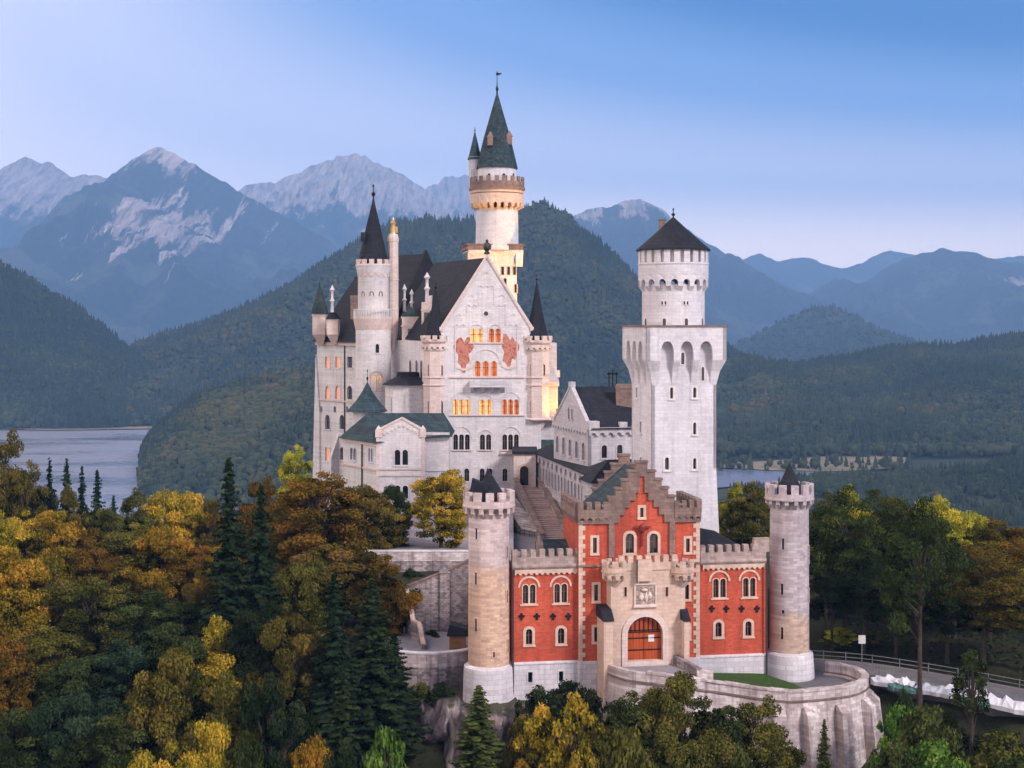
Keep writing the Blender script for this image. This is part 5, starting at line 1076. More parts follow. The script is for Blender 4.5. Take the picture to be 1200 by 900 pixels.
# rock under the castle
def rock_mass(name, pts, zt, zb, seed, lab, rough=2.4):
    n = len(pts); m = 22; X = np.zeros((m, n*6)); Y = X*0; Z = X*0
    p = smooth_path(pts, 6)[:n*6-5]; L = len(p); X = np.zeros((m, L)); Y = X*0; Z = X*0
    for i in range(m):
        t = i/(m-1)
        for j, q in enumerate(p): X[i, j] = q.x; Y[i, j] = q.y-t*3.2; Z[i, j] = zt+(zb-zt)*t
    k = fbm(X*.45+seed, Z*.10+Y*.2, 5, seed, True); k2 = fbm(X*.9, Z*.8, 4, seed+3)
    Y = Y-(k-.5)*rough*2.4-(k2-.5)*rough; X = X+(k2-.5)*rough*.8; Z[0] = Z[0]+(k2[0]-.5)*1.2
    Z = np.vstack([Z[:1]+.1, Z]); X = np.vstack([X[:1], X]); Y = np.vstack([Y[:1]+9, Y])
    o = grid_obj(name, X, Y, Z, 'rock', False); tag(o, lab, 'rock face')
rock_mass('rock_face', [(-19, 168), (-15, 163), (-11, 161), (-8, 159.5), (-5, 156.5), (-2, 154.5), (1, 155), (3.5, 157.5)], -1.6, -20, 5, 'steep purple grey cliff below the round terrace and the left gate tower')

# ---------------------------------------------------------------- hills and mountains
def relief_obj(name, prof, Yr, Yf, mat, amp, fx, seed, pw=1.25, jag=.022, back=.45, nx=420, ny=150, foot=LAKE-6, gully=1.0, taper=False):
    if name == 'mountain': Yr, Yf, fx, amp = Yr*2, Yf*2, fx/2, amp*2
    px = np.array([p[0] for p in prof], float); py = np.array([p[1] for p in prof], float)
    s = np.linspace(px[0], px[-1], nx); top = EYE-(np.interp(s, px, py)-HY)*Yr/FOC; xs = (s-HX)/FOC*Yr
    k = np.ones(3)/3; pad = np.pad(top, 1, 'edge'); top = np.convolve(pad, k, 'valid')
    t = np.concatenate([np.linspace(0, 1, ny), np.linspace(1+back/12, 1+back, 12)]); Tt, Xx = np.meshgrid(t, xs, indexing='ij'); Top = np.broadcast_to(top, Tt.shape)
    Yy = Yf+(Yr-Yf)*Tt; Xx = -100+(Xx+100)*(.65+.35*Tt) if taper else Xx; g = np.where(Tt <= 1, np.clip(Tt, 0, 1)**pw, 1-((Tt-1)/back)**1.3*.9); H = Top-foot
    rg = fbm(Xx*fx+seed, Yy*fx*.45, 6, seed, True); r2 = fbm(Xx*fx*5, Yy*fx*4, 4, seed+9); env = np.where(Tt <= 1, np.clip(np.sin(np.clip(Tt, 0, 1)*math.pi)**.7, 0, 1), .3)
    r3 = fbm(Xx*fx*14, Yy*fx*10, 3, seed+31, True); Z = foot+H*g+amp*env*(rg-.62)*gully*2+amp*.14*(r3-.6)*np.clip(env+.3, 0, 1)+amp*.25*(r2-.5)*np.clip(env+.25, 0, 1)+H*jag*(fbm(Xx*fx*9, Yy*0+seed, 4, seed+4)-.5)*2
    o = grid_obj(name, Xx, Yy, Z, mat); tag(o, kind='structure'); return o, Xx, Yy, Z
mountainmat('far_rock', 860, [], rockc=(.40, .35, .35)); mountainmat('left_mountain_rock', 1240, [((200-HX)/FOC*10600, EYE+(HY-266)/FOC*10600, 560, 380)], rockc=(.56, .46, .44))
mountainmat('crag_rock', 900, [], rockc=(.46, .39, .38)); mountainmat('wooded_mountain_rock', 1900, [((1180-HX)/FOC*12800, EYE+(HY-335)/FOC*12800, 260, 180)], rockc=(.40, .35, .34))
relief_obj('mountain', [(-420, 330), (-250, 250), (-120, 215), (-60, 222), (0, 196), (30, 183), (60, 192), (85, 206), (125, 207), (165, 230), (300, 330), (420, 400)], 7000, 4600, 'far_rock', 150, .0022, 11)
relief_obj('mountain', [(-200, 420), (0, 345), (60, 275), (110, 222), (135, 200), (152, 189), (170, 179), (185, 172), (200, 177), (217, 186), (240, 200), (262, 211), (300, 236), (340, 256), (385, 283), (440, 330), (560, 420)], 6000, 3600, 'left_mountain_rock', 170, .0022, 23)
relief_obj('mountain', [(120, 330), (220, 262), (285, 222), (330, 211), (360, 197), (392, 184), (412, 182), (428, 184), (450, 195), (475, 207), (500, 224), (535, 243), (580, 275), (700, 380)], 7600, 4800, 'crag_rock', 190, .0026, 37)
relief_obj('mountain', [(400, 300), (480, 232), (505, 217), (527, 207), (545, 206), (560, 211), (620, 260), (760, 390)], 9200, 7600, 'far_rock', 160, .0026, 41)
relief_obj('mountain', [(540, 380), (620, 285), (665, 253), (700, 246), (728, 237), (748, 231), (766, 240), (800, 264), (840, 291), (880, 313), (930, 340), (1000, 380), (1100, 420)], 6800, 4600, 'crag_rock', 150, .0022, 53)
relief_obj('mountain', [(780, 380), (850, 315), (872, 303), (890, 298), (915, 306), (945, 302), (985, 315), (1010, 308), (1040, 293), (1062, 298), (1090, 301), (1130, 310), (1190, 300), (1290, 315), (1500, 380)], 9200, 7400, 'wooded_mountain_rock', 120, .0022, 61)
relief_obj('mountain', [(800, 420), (900, 378), (940, 352), (965, 336), (985, 328), (1000, 336), (1020, 327), (1045, 312), (1080, 299), (1112, 292), (1135, 296), (1165, 304), (1200, 311), (1270, 322), (1350, 350), (1500, 400)], 6800, 4400, 'wooded_mountain_rock', 140, .0024, 71)
o_cone = relief_obj('hill', [(780, 440), (850, 412), (885, 394), (920, 375), (948, 361), (975, 358), (996, 369), (1020, 382), (1060, 404), (1110, 425), (1180, 440)], 7000, 5600, 'wooded_hill', 70, .003, 83)
hills = []
hills.append((relief_obj('hill', [(-330, 250), (-200, 272), (-80, 296), (0, 311), (35, 328), (60, 344), (95, 370), (125, 391), (150, 409), (185, 440), (240, 500)], 3150, 2560, 'wooded_hill', 40, .004, 91, pw=1.05), 14, 15000))
hills.append((relief_obj('hill', [(60, 500), (120, 440), (158, 408), (190, 396), (225, 384), (265, 373), (302, 360), (335, 340), (378, 312), (420, 288), (450, 270), (485, 262), (520, 261), (560, 262), (590, 252), (608, 244), (622, 238), (640, 240), (662, 250), (690, 275), (722, 303), (752, 335), (800, 372), (850, 412), (900, 450), (1000, 520)], 3600, 2600, 'wooded_hill', 70, .0032, 97, pw=1.0, nx=420), 14, 34000))
hills.append((relief_obj('hill', [(150, 620), (160, 575), (164, 530), (178, 508), (204, 487), (235, 468), (265, 455), (310, 445), (352, 436), (390, 428), (450, 420), (560, 440), (700, 500), (800, 560)], 2050, 1470, 'wooded_hill', 22, .006, 103, taper=True, pw=.7, nx=360), 10, 20000))
hills.append((relief_obj('hill', [(700, 520), (780, 450), (840, 416), (880, 426), (930, 430), (985, 424), (1040, 411), (1090, 409), (1140, 402), (1200, 394), (1260, 380), (1400, 350), (1600, 320)], 3300, 2090, 'wooded_hill', 32, .0035, 109, pw=.72, nx=420, foot=LAKE-2), 13, 28000))
hills.append((relief_obj('hill', [(740, 592), (800, 580), (850, 573), (905, 568), (960, 565), (1010, 566), (1060, 562), (1100, 560), (1150, 552), (1200, 543), (1300, 500), (1500, 430)], 1700, 1150, 'wooded_hill', 16, .006, 113, pw=.9), 11, 13000))
# meadow by the right-hand lake
Yq = [(820, 545), (900, 541), (960, 536), (1030, 533), (1062, 537), (1058, 549), (985, 553), (905, 552), (850, 549)]
def meadow():
    t = NT('dry_meadow'); n = t.noise(t.pos, .02, 5, .6); t.fin(t.ramp(n, [(.3, (.10, .10, .06)), (.7, (.26, .21, .14))]), .95)
meadow()
tag(MB().add([((px-HX)/FOC*ypx(py), ypx(py), LAKE+1.0) for px, py in Yq], [tuple(range(len(Yq)))]).build('meadow', 'dry_meadow'), kind='structure')
tag(MB().add([((px-HX)/FOC*ypx(py), ypx(py), LAKE+1.5) for px, py in [(10, 503.6), (40, 501.6), (90, 502.2), (150, 501), (180, 500.5), (182, 503), (120, 504), (60, 505)]], [tuple(range(8))]).build('lake_shore', 'dry_meadow'), kind='structure')

# ---------------------------------------------------------------- far woods: masses of little trees
rng = np.random.default_rng(5)
def cone_tree():
    v = []; f = []
    for z0, z1, r in ((.08, .55, .26), (.33, .8, .19), (.58, 1.05, .12)):
        k = len(v); v += [(r*math.cos(2*math.pi*i/5), r*math.sin(2*math.pi*i/5), z0) for i in range(5)]+[(0, 0, z1)]; f += [(k+i, k+(i+1) % 5, k+5) for i in range(5)]
    return np.array(v), np.array(f)
def puff_tree():
    bm = bmesh.new(); bmesh.ops.create_icosphere(bm, subdivisions=1, radius=.5); r_ = random.Random(2)
    for v in bm.verts: v.co *= r_.uniform(.72, 1.15); v.co.z = v.co.z*.95+.55; v.co.x *= .86; v.co.y *= .86
    bmesh.ops.triangulate(bm, faces=bm.faces); bm.verts.index_update(); v = np.array([tuple(q.co) for q in bm.verts]); f = np.array([[q.index for q in p.verts] for p in bm.faces]); bm.free(); return v, f
protos_far = [cone_tree(), puff_tree()]
def mesh_tris(name, v, f, mat, tint=None):
    me = bpy.data.meshes.new(name); me.vertices.add(len(v)); me.vertices.foreach_set('co', v.astype(np.float32).ravel()); n = f.shape[1]
    me.loops.add(f.size); me.loops.foreach_set('vertex_index', f.astype(np.int32).ravel()); me.polygons.add(len(f)); me.polygons.foreach_set('loop_start', np.arange(0, f.size, n, dtype=np.int32)); me.polygons.foreach_set('loop_total', np.full(len(f), n, np.int32)); me.update(calc_edges=True)
    if tint is not None: a = me.attributes.new('tint', 'FLOAT', 'POINT'); a.data.foreach_set('value', tint.astype(np.float32))
    me.materials.append(MATS[mat]); return me
def far_wood(o, Xx, Yy, Z, size, count, conifer=.5, warm=0.0, seed=0):
    ny, nx = Xx.shape; lim = ny-10
    ti = rng.uniform(.02, 1, count*2)**.9*(lim-2); tj = rng.uniform(0, nx-1.01, count*2); i = ti.astype(int); j = tj.astype(int); a = ti-i; b = tj-j
    L = lambda M: (M[i, j]*(1-b)+M[i, j+1]*b)*(1-a)+(M[i+1, j]*(1-b)+M[i+1, j+1]*b)*a
    x, y, z = L(Xx), L(Yy), L(Z); keep = z > LAKE+1; px = HX+x/y*FOC; keep &= (px > -60) & (px < 1260); idx = np.where(keep)[0][:count]; x, y, z = x[idx], y[idx], z[idx]; n = len(idx)
    cl = vnoise(x*.009+seed, y*.009, seed)+.35*(vnoise(x*.04, y*.04, seed+5)-.5); kind = (rng.uniform(0, 1, n)*.5+cl*.5 > (1-conifer)).astype(int); vs_, fs_, ts_ = [], [], []; k = 0
    for kd in (0, 1):
        pv, pf = protos_far[0 if kd == 0 else 1]; s = np.where(kind == (1 if kd == 0 else 0))[0]
        if not len(s): continue
        m = len(s); h = size*rng.uniform(.5, 1.5, m)*(.7+.6*vnoise(x[s]*.02, y[s]*.02, seed+8))*(1.15 if kd == 0 else .85); an = rng.uniform(0, 6.28, m); ca, sa = np.cos(an), np.sin(an); wd = h*rng.uniform(.85, 1.2, m)
        P_ = pv[None, :, :]; X = (P_[..., 0]*ca[:, None]-P_[..., 1]*sa[:, None])*wd[:, None]+x[s][:, None]; Y = (P_[..., 0]*sa[:, None]+P_[..., 1]*ca[:, None])*wd[:, None]+y[s][:, None]; Zt = P_[..., 2]*h[:, None]+(z[s]-.08*size)[:, None]
        vs_.append(np.stack([X, Y, Zt], -1).reshape(-1, 3)); fs_.append((pf[None]+(np.arange(m)*len(pv))[:, None, None]+k).reshape(-1, 3)); k += m*len(pv)
        tt = np.clip((rng.normal(.22, .10, m) if kd == 0 else rng.normal(.44+warm, .10, m)), 0, 1); ts_.append(np.repeat(tt, len(pv)))
    me = mesh_tris('far_wood', np.concatenate(vs_), np.concatenate(fs_), 'far_foliage', np.concatenate(ts_)); ob = bpy.data.objects.new('far_wood', me); COL.objects.link(ob); tag(ob, kind='stuff')
for n, (h, size, cnt) in enumerate(hills): far_wood(*h, size, cnt, (.55, .5, .35, .5, .55)[n], (.0, .03, .10, .0, -.05)[n], n*7+1)
mq, mp = np.meshgrid(np.linspace(836, 1068, 30), np.linspace(553, 534, 24)); my = (EYE-LAKE)*FOC/(mp-HY); mxx = (mq-HX)/FOC*my
keep_ = np.abs(np.linspace(-1, 1, 24))[:, None] > .0
far_wood(None, mxx, my, my*0+LAKE+1.5, 11, 130, .6, .0, 31)
mq, mp = np.meshgrid(np.linspace(640, 1300, 60), np.linspace(537, 500, 30)); my = (EYE-LAKE)*FOC/(mp-HY); far_wood(None, (mq-HX)/FOC*my, my, my*0+LAKE+2.5, 13, 5000, .5, .0, 37)
far_wood(*o_cone, 20, 3500, .5, 0, 77)

# ================================================================ HAZE
hb = MB().box(-16500, 16500, -800, 20500, LAKE-4, 2010); ho_ = hb.build('haze', 'slate'); hm = bpy.data.materials.new('haze_air'); hm.use_nodes = True; ht = hm.node_tree; ht.nodes.clear()
pv_ = ht.nodes.new('ShaderNodeVolumePrincipled'); pv_.inputs['Color'].default_value = (.27, .53, 1.0, 1); pv_.inputs['Density'].default_value = HAZE = 0.64e-4; pv_.inputs['Anisotropy'].default_value = -0.3
om = ht.nodes.new('ShaderNodeOutputMaterial'); ht.links.new(pv_.outputs[0], om.inputs['Volume']); ho_.data.materials.clear(); ho_.data.materials.append(hm); tag(ho_, kind='stuff')
# ================================================================ TREES
def quads(C, Nn, sx, sy, roll, rng_):
    up = np.where(np.abs(Nn[:, 2:3]) > .9, np.array([[1.0, 0, 0]]), np.array([[0, 0, 1.0]])); a = np.cross(up, Nn); a /= np.linalg.norm(a, axis=1, keepdims=True)+1e-9; b = np.cross(Nn, a)
    c, s = np.cos(roll)[:, None], np.sin(roll)[:, None]; t1, t2 = (a*c+b*s)*sx[:, None], (b*c-a*s)*sy[:, None]
    bend = Nn*(sx*.25)[:, None]
    return np.stack([C-t1, C-t2*.8-bend*0+t1*.05, C+t1-bend, C+t2*.8+t1*.05], 1)
def crown_mesh(name, Q, tint, mat):
    n = len(Q); return mesh_tris(name, Q.reshape(-1, 3), np.arange(n*4).reshape(n, 4), mat, np.repeat(tint, 4))
def unit(v): return v/(np.linalg.norm(v, axis=-1, keepdims=True)+1e-9)
def broadleaf(seed, H=14.0, Rr=5.0, low=.18, ncl=95, dens=150, leaf=.235):
    g = np.random.default_rng(seed); cz = H*(low+1)/2; az = H*(1-low)/2
    d = unit(g.normal(size=(ncl, 3))); lump = 1+.22*np.sin(d[:, 0]*3.1+seed)*np.cos(d[:, 1]*2.7+seed*2)+.16*np.sin(d[:, 2]*5+d[:, 0]*4+seed)
    rad = g.uniform(.12, 1, ncl)**.42*lump; cc = np.stack([d[:, 0]*Rr*rad, d[:, 1]*Rr*rad, cz+d[:, 2]*az*rad*.95], 1)
    cc[:, :2] *= np.clip(1.15-.35*(cc[:, 2:3]-cz)/az, .6, 1.3)
    cr_ = g.uniform(.55, 1.35, ncl)*Rr/5; Qs, Ts = [], []; cc[:, 2] = np.minimum(cc[:, 2], H-cr_*.62)
    far = np.linalg.norm((cc-[0, 0, cz])/[Rr, Rr, az], axis=1); cc = np.where((far > 1)[:, None], (cc-[0, 0, cz])/np.maximum(far, 1)[:, None]+[0, 0, cz], cc)
    dd = np.sort(np.linalg.norm(cc[:, None]-cc[None], axis=2), axis=1)[:, 2]; cc = np.where((dd > 1.5*Rr/5)[:, None], [0, 0, cz]+(cc-[0, 0, cz])*.82, cc)
    for i in range(ncl):
        n = int(1.6*dens*cr_[i]**2*g.uniform(.7, 1.2)); e = unit(g.normal(size=(n, 3))); r = cr_[i]*g.uniform(.1, 1, n)**.45; p = cc[i]+e*r[:, None]*np.array([1.15, 1.15, .62])
        nn = unit(e*.6+g.normal(size=(n, 3))*.55+np.array([0, 0, .45])); s = leaf*g.uniform(.6, 1.25, n)
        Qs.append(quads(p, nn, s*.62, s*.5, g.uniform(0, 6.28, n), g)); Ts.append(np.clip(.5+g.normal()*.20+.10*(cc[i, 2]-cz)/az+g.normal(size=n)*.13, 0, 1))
    Q = np.concatenate(Qs); crown = crown_mesh('crown', Q, np.concatenate(Ts), 'leaves')
    mb = MB(); mb.tube([(0, 0, -1.2), (0, 0, H*.08), (.1, .05, H*.3), (.0, .15, H*.55), (.1, 0, H*.8)], [.42, .30, .24, .16, .05], 8)
    for i in g.choice(ncl, 26, replace=False):
        c = cc[i]; z0 = max(H*.14, min(c[2]-1.0, H*.62))*g.uniform(.75, .98); mb.tube([(.05, .05, z0), (c[0]*.5, c[1]*.5, z0+(c[2]-z0)*.6), tuple(c)], [.13, .08, .025], 5)
    me = bpy.data.meshes.new('trunk'); me.from_pydata(mb.v, [], mb.f); me.materials.append(MATS['bark']); return crown, me, H, Rr
def conifer(seed, H=20.0, Rr=3.3):
    g = np.random.default_rng(seed); Cs, Ns, sx, sy, ro, Ts = [], [], [], [], [], []; mb = MB(); mb.tube([(0, 0, -1.2), (0, 0, H*.4), (0, 0, H*.97)], [.32, .2, .03], 7)
    for t in np.linspace(.04, .985, 78):
        z = H*t; L = Rr*(1-t)**.82*g.uniform(.78, 1.12)+.12; nb = int(4+3*(1-t)); a0 = g.uniform(0, 6.28); ct = g.normal()*.08
        for k in range(nb):
            if g.uniform() < .12: continue
            a = a0+6.283*k/nb+g.normal()*.18; zb = g.normal()*.14; l = L*g.uniform(.55, 1.22); ns = max(3, int(l/.23)); s = np.linspace(.12, 1, ns); dr = g.uniform(.22, .42)
            r = s*l; zz_ = z+zb-dr*l*s**1.3+.16*l*s**4; ca, sa = math.cos(a), math.sin(a)
            for side in (-1, 1, 0):
                w = (.52*(1-.55*s)*min(1, l/1.2)+.10); off = side*w*.55
                Cs.append(np.stack([ca*r-sa*off, sa*r+ca*off, zz_-(.12 if side else .20)*np.ones(ns)*min(1, l)+g.normal(size=ns)*.05], 1))
                nn = np.stack([.35*ca-sa*side*.35+g.normal(size=ns)*.3, .35*sa+ca*side*.35+g.normal(size=ns)*.3, np.full(ns, .9 if side else .35)], 1); Ns.append(unit(nn)); sx.append(w*.75); sy.append(np.full(ns, .16)+w*.16); ro.append(np.full(ns, a+(side*.9))+g.normal(size=ns)*.3); Ts.append(np.clip(.40+ct+.22*s+g.normal(size=ns)*.12, 0, 1))
        mb.tube([(0, 0, z), (math.cos(a0)*L*.6, math.sin(a0)*L*.6, z-.15*L)], [.05, .015], 4)
    Q = quads(np.concatenate(Cs), np.concatenate(Ns), np.concatenate(sx), np.concatenate(sy), np.concatenate(ro), g); crown = crown_mesh('crown', Q, np.concatenate(Ts), 'needles')
    me = bpy.data.meshes.new('trunk'); me.from_pydata(mb.v, [], mb.f); me.materials.append(MATS['bark']); return crown, me, H, Rr
PB = [broadleaf(11, 14, 5, .15, 130, 190), broadleaf(22, 15, 4.6, .12, 130, 190), broadleaf(33, 13, 5.4, .16, 130, 190), broadleaf(44, 16, 4.2, .14, 130, 190), broadleaf(55, 14, 5.0, .16, 150, 200)]
PT = [broadleaf(66, 20, 5.5, .30, 95, 130), broadleaf(67, 18, 5.2, .28, 95, 130), broadleaf(68, 19, 5.4, .26, 100, 130)]
PS = [broadleaf(77, 6, 3.2, .02, 60, 190, .24), broadleaf(78, 5, 3.0, .0, 60, 190, .24)]
PC = [conifer(i_, 20, r_) for i_, r_ in ((1, 3.3), (2, 3.8), (3, 2.9), (4, 3.5), (5, 3.1))]
HUE = {'rust': ((.150, .095, .014), 'rust orange'), 'orange': ((.23, .150, .015), 'orange'), 'gold': ((.27, .205, .020), 'golden yellow'), 'honey': ((.30, .215, .022), 'golden'), 'lime': ((.30, .29, .030), 'lime yellow'), 'olive': ((.088, .094, .019), 'olive green'),
    'green': ((.044, .062, .018), 'deep green'), 'dark': ((.020, .032, .012), 'dark green'), 'bright': ((.065, .130, .020), 'bright green'), 'brown': ((.105, .084, .017), 'brown'), 'bronze': ((.120, .108, .020), 'bronze green'), 'spruce': ((.015, .028, .013), 'dark'), 'grey': ((.052, .070, .018), 'grey green'), 'teal': ((.028, .052, .026), 'blue green')}
ORD = 'first second third fourth fifth sixth seventh eighth ninth tenth eleventh twelfth thirteenth fourteenth fifteenth sixteenth seventeenth eighteenth nineteenth twentieth'.split()
rt_ = random.Random(12); cnt = [0]
def tree(px, ytop, Y, wpx, kind, hue, label, group, base=None):
    x, _, zt_ = P(px, ytop, Y); z0 = T(x, Y) if base is None else base; h = max(zt_-z0, 2.5); w = wpx*Y/FOC
    pool = {'b': PB, 't': PT, 's': PS, 'c': PC}[kind]; cr_m, tk_m, H, Rr = pool[cnt[0] % len(pool)]; cnt[0] += 1
    if kind in 'bt': h = max(h, w*.85); 
    nm = {'b': 'broadleaf_tree', 't': 'broadleaf_tree', 's': 'shrub', 'c': 'conifer'}[kind]
    t = thing(nm, (x, Y, zt_-h if base is None and zt_-h < z0 else z0), label, {'s': 'shrub'}.get(kind, 'tree'), group); t.rotation_euler = (0, 0, rt_.uniform(0, 6.28))
    sxy = w/(2*Rr*(.98 if kind != 'c' else .9)); t.scale = (sxy, sxy, (zt_-t.location.z)/(H*1.0))
    c = bpy.data.objects.new('crown', cr_m); COL.objects.link(c); c.parent = t; k = rt_.uniform(.85, 1.15)*(1 if hue in ('gold', 'lime', 'honey', 'orange', 'bright') else .80); col = HUE[hue][0]; c.color = (col[0]*k*rt_.uniform(.92, 1.08), col[1]*k, col[2]*k, 1)
    b = bpy.data.objects.new('trunk' if kind != 's' else 'stem', tk_m); COL.objects.link(b); b.parent = t
    return t
def row(entries, Y0, where, group):
    entries = sorted(entries, key=lambda e_: e_[0]); 
    for i, e_ in enumerate(entries):
        px, yt, w, kind, hue = e_[:5]; Y = Y0+(e_[5] if len(e_) > 5 else rt_.uniform(-4, 4)); kn = {'b': 'tree', 't': 'tall tree', 's': 'shrub', 'c': 'spruce'}[kind]
        tree(px, yt, Y, w, kind, hue, f'{HUE[hue][1]} {kn}, {ORD[i]} from the edge {where}', group)
GL = 'trees of the lakeside wood'
row([(2, 502, 84, 'b', 'brown'), (32, 528, 56, 'b', 'bronze'), (50, 552, 40, 'b', 'olive'), (58, 537, 40, 'c', 'spruce'), (78, 536, 42, 'c', 'teal'), (96, 545, 40, 'c', 'spruce'), (114, 549, 42, 'c', 'spruce'), (133, 580, 40, 'c', 'teal'), (150, 572, 66, 'b', 'olive'), (172, 578, 54, 'b', 'bronze'), (118, 574, 50, 'b', 'olive', -6), (86, 566, 50, 'b', 'bronze', -6), (198, 560, 90, 'b', 'gold'), (228, 574, 56, 'b', 'gold'), (345, 514, 42, 'b', 'lime', 12), (310, 556, 76, 'b', 'rust'), (250, 585, 50, 'b', 'brown')], 232, 'on the crest of the lakeside wood', GL)
row([(-6, 574, 84, 'b', 'gold'), (26, 584, 70, 'b', 'gold'), (64, 598, 80, 'b', 'orange'), (104, 612, 72, 'b', 'rust'), (150, 606, 96, 'b', 'bronze'), (192, 606, 90, 'b', 'orange'), (230, 622, 84, 'b', 'rust'), (262, 640, 60, 'b', 'orange'), (375, 543, 120, 'b', 'rust'), (425, 556, 90, 'b', 'brown'), (330, 590, 80, 'b', 'brown'), (450, 578, 60, 'b', 'bronze')], 200, 'in the upper row of the lakeside wood', GL)
row([(8, 640, 96, 'b', 'orange'), (56, 650, 96, 'b', 'bronze'), (108, 668, 96, 'b', 'olive'), (160, 684, 100, 'b', 'green'), (206, 690, 84, 'b', 'green'), (240, 668, 70, 'b', 'brown'), (268, 532, 84, 'c', 'spruce', -8), (306, 566, 80, 'c', 'spruce', -6), (352, 640, 90, 'b', 'bronze'), (400, 620, 110, 'b', 'brown'), (444, 650, 84, 'b', 'rust')], 174, 'in the middle row of the lakeside wood', GL)
row([(-6, 712, 96, 'b', 'rust'), (42, 726, 104, 'b', 'bronze'), (96, 752, 110, 'b', 'green'), (150, 736, 100, 'b', 'teal'), (202, 730, 84, 'b', 'green'), (250, 724, 96, 'b', 'honey'), (302, 690, 84, 'b', 'dark'), (345, 705, 96, 'b', 'bronze'), (392, 668, 100, 'c', 'spruce'), (436, 676, 100, 'c', 'dark'), (462, 740, 70, 'c', 'spruce')], 156, 'in the lower row of the lakeside wood', GL)
row([(22, 818, 120, 'b', 'green'), (86, 800, 110, 'b', 'teal'), (146, 806, 110, 'b', 'green'), (205, 760, 110, 'b', 'bronze'), (262, 780, 110, 'b', 'bronze'), (316, 770, 100, 'b', 'dark'), (356, 838, 84, 'b', 'orange'), (402, 780, 100, 'c', 'dark'), (452, 852, 66, 's', 'bright')], 136, 'in the front row of the lakeside wood', GL)
row([(-10, 868, 110, 'b', 'dark'), (60, 858, 110, 'b', 'dark'), (128, 858, 100, 'b', 'green'), (186, 836, 90, 'b', 'gold'), (244, 844, 90, 'b', 'gold'), (300, 852, 90, 'b', 'green'), (405, 850, 80, 'b', 'dark')], 122, 'along the bottom of the lakeside wood', GL)
tree(463, 560, 215, 36, 'b', 'green', 'narrow green tree standing close against the white bower wall', None)
PB.append(broadleaf(88, 14, 4.4, -.02, 190, 190)); cnt[0] = 5; tree(517, 541, 200, 66, 'b', 'honey', 'golden tree alone on the terrace in front of the palace', None, 9.0)
GT = 'bushes on the terrace walls'
row([(484, 664, 44, 's', 'dark', 8), (500, 676, 36, 's', 'bronze', 8), (503, 736, 40, 's', 'dark', -6), (512, 744, 30, 's', 'green', -7)], 181, 'on the rubble walls behind the cliff', GT)
row([(492, 797, 44, 's', 'olive'), (520, 800, 40, 's', 'dark')], 161.5, 'on the ledge over the cliff', GT)
GF = 'trees at the foot of the gatehouse'
tree(561, 802, 146, 84, 'c', 'grey', 'grey green spruce with open branches in front of the cliff', None)
row([(638, 818, 70, 's', 'gold'), (676, 806, 78, 's', 'gold'), (612, 836, 50, 's', 'bronze'), (712, 850, 70, 's', 'olive'), (655, 858, 70, 's', 'gold')], 145, 'below the plinth of the gatehouse', GF)
row([(630, 800, 64, 's', 'dark', 0), (665, 798, 64, 's', 'dark', 1), (694, 802, 50, 's', 'dark', 0)], 152, 'in the dark hedge against the plinth', GF)
row([(752, 792, 100, 'b', 'grey'), (798, 788, 100, 'b', 'olive'), (838, 806, 80, 'b', 'grey'), (886, 812, 96, 'b', 'bronze')], 143, 'in front of the bastion', GF)
row([(740, 850, 90, 's', 'olive'), (786, 846, 90, 's', 'olive'), (830, 858, 84, 's', 'olive'), (872, 868, 70, 's', 'grey')], 136, 'low in front of the bastion', GF)
tree(966, 842, 144, 40, 'c', 'grey', 'small thin spruce against the buttressed bastion wall', None)
GR = 'trees of the wood beyond the road'
row([(858, 564, 46, 'b', 'lime'), (884, 558, 64, 'b', 'bronze'), (962, 592, 60, 'b', 'lime'), (985, 600, 70, 'b', 'olive', 8), (1018, 590, 70, 'b', 'gold', 9), (1080, 600, 80, 'b', 'green', 6), (1048, 582, 60, 'b', 'olive'), (1122, 584, 80, 'b', 'lime'), (1000, 566, 64, 'b', 'lime', -8), (1098, 572, 70, 'b', 'lime', -10), (972, 640, 60, 'b', 'lime', -4), (1030, 640, 64, 'b', 'lime', -6), (1064, 620, 64, 'b', 'lime', -8), (1130, 650, 60, 'b', 'gold', -8), (1160, 606, 70, 'b', 'brown'), (1200, 604, 84, 'b', 'rust'), (990, 700, 60, 's', 'lime', 6), (1030, 690, 60, 's', 'lime', 6)], 212, 'at the back of the roadside wood', GR)  # added lime crowns and shrubs put backlit spots into the leaf colour
row([(968, 606, 70, 't', 'dark'), (990, 556, 100, 't', 'grey'), (1036, 572, 96, 't', 'green'), (1072, 600, 90, 't', 'dark'), (1118, 622, 96, 't', 'dark'), (1160, 632, 110, 't', 'brown'), (1206, 628, 96, 't', 'rust')], 186, 'inside the roadside wood', GR)
row([(975, 650, 60, 't', 'dark', 8), (1012, 628, 90, 't', 'dark', 6), (1050, 640, 80, 't', 'dark', 4), (1152, 638, 124, 't', 'brown', -2), (1204, 664, 90, 't', 'bronze', -4), (1110, 660, 80, 't', 'dark')], 172, 'at the front of the roadside wood', GR)
tree(1078, 564, 162, 104, 't', 'green', 'tall dark tree with a bare trunk standing among the white tarpaulins', None)
PT.append(broadleaf(90, 12, 2.4, .46, 60, 150, .24)); cnt[0] = 3; tree(1139, 752, 146, 46, 't', 'green', 'slender tree with a bare pinkish trunk below the tarpaulins', None)
row([(962, 700, 60, 's', 'dark'), (1000, 694, 70, 's', 'dark'), (1060, 700, 70, 's', 'dark'), (1100, 704, 70, 's', 'dark'), (1150, 708, 70, 's', 'dark'), (1196, 712, 60, 's', 'dark')], 196, 'in the row added to darken the roadside wood', GR)  # dark shrubs added so their colour darkens the inside of the wood
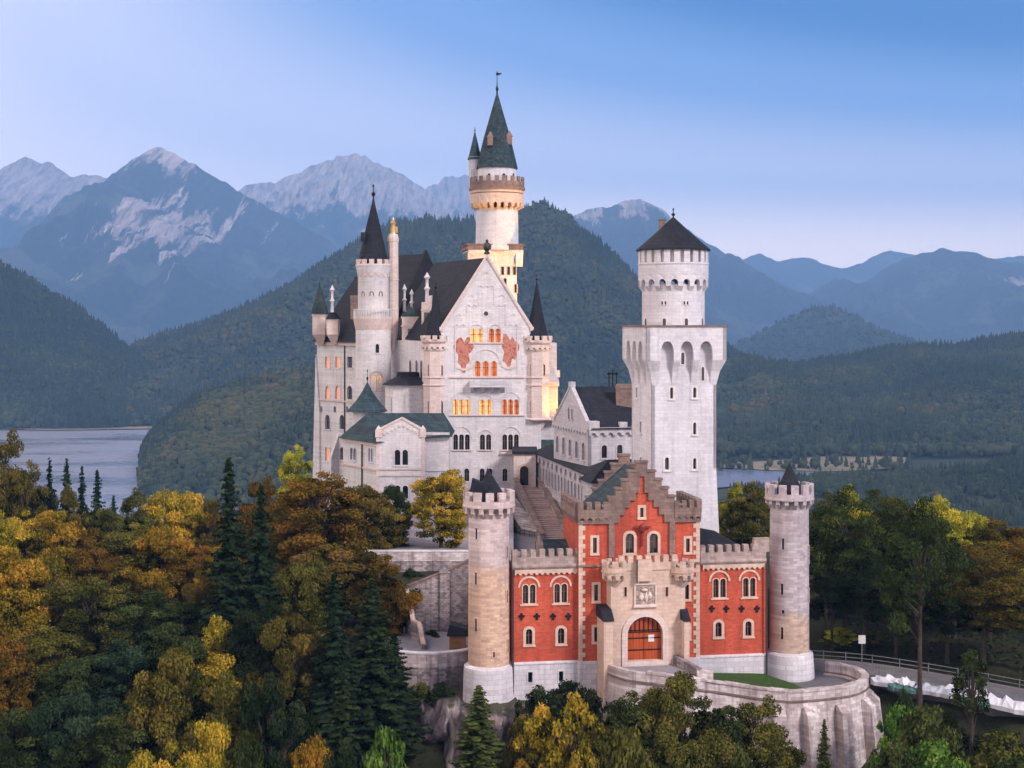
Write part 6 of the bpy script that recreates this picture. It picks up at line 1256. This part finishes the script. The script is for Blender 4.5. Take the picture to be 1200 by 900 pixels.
row([(984, 736, 40, 's', 'lime'), (1004, 744, 36, 's', 'lime'), (1024, 738, 36, 's', 'olive'), (1052, 752, 40, 's', 'olive'), (1096, 752, 44, 's', 'dark'), (1128, 756, 44, 's', 'dark'), (1172, 760, 50, 's', 'dark'), (968, 742, 36, 's', 'dark'), (1036, 730, 56, 's', 'dark', 6), (1076, 736, 60, 's', 'dark', 6), (1112, 742, 60, 's', 'dark', 6), (1150, 748, 64, 's', 'dark', 6), (1192, 752, 60, 's', 'dark', 4)], 184, 'in the row with added bright gaps under the trunks of the roadside wood', GR)  # lime shrubs added, their colour standing in for backlit meadow between the trunks
GB = 'shrubs on the bank below the road'
row([(1054, 822, 76, 's', 'bright'), (1094, 826, 90, 's', 'grey'), (1140, 870, 84, 's', 'green'), (1184, 858, 90, 's', 'olive'), (1062, 800, 44, 's', 'dark', 3), (1112, 832, 60, 's', 'dark', 3), (1168, 852, 60, 's', 'dark', 3)], 145, 'on the bank below the road', GB)
row([(1048, 860, 80, 's', 'green'), (1100, 866, 90, 's', 'bright'), (1150, 880, 84, 's', 'olive'), (1200, 884, 84, 's', 'green')], 138, 'low on the bank under the road', GB)
# undergrowth: leaves scattered over the slopes
g = np.random.default_rng(9); n = 60000; ux = g.uniform(-150, 110, n); uy = g.uniform(85, 262, n); keep = np.ones(n, bool)
keep &= ~((ux > -20) & (ux < 40) & (uy > 156) & (uy < 262)) & ~((ux > 9) & (ux < 40) & (uy > 147)) & ~((ux > 30) & (uy > 150+.0*ux) & (uy < 180) & (np.abs(uy-(172-(ux-36)*.78)) < 9))
ux, uy = ux[keep], uy[keep]; n = len(ux); nn = unit(np.stack([g.normal(size=n)*.6, g.normal(size=n)*.6-.3, np.ones(n)], 1)); s = g.uniform(.25, .7, n)
ob = bpy.data.objects.new('undergrowth', crown_mesh('undergrowth', quads(np.stack([ux, uy, terr(ux, uy)+g.uniform(.05, .7, n)], 1), nn, s*.6, s*.5, g.uniform(0, 6.28, n), g), g.uniform(.1, .9, n), 'leaves')); COL.objects.link(ob); ob.color = (.032, .042, .014, 1); tag(ob, kind='stuff')
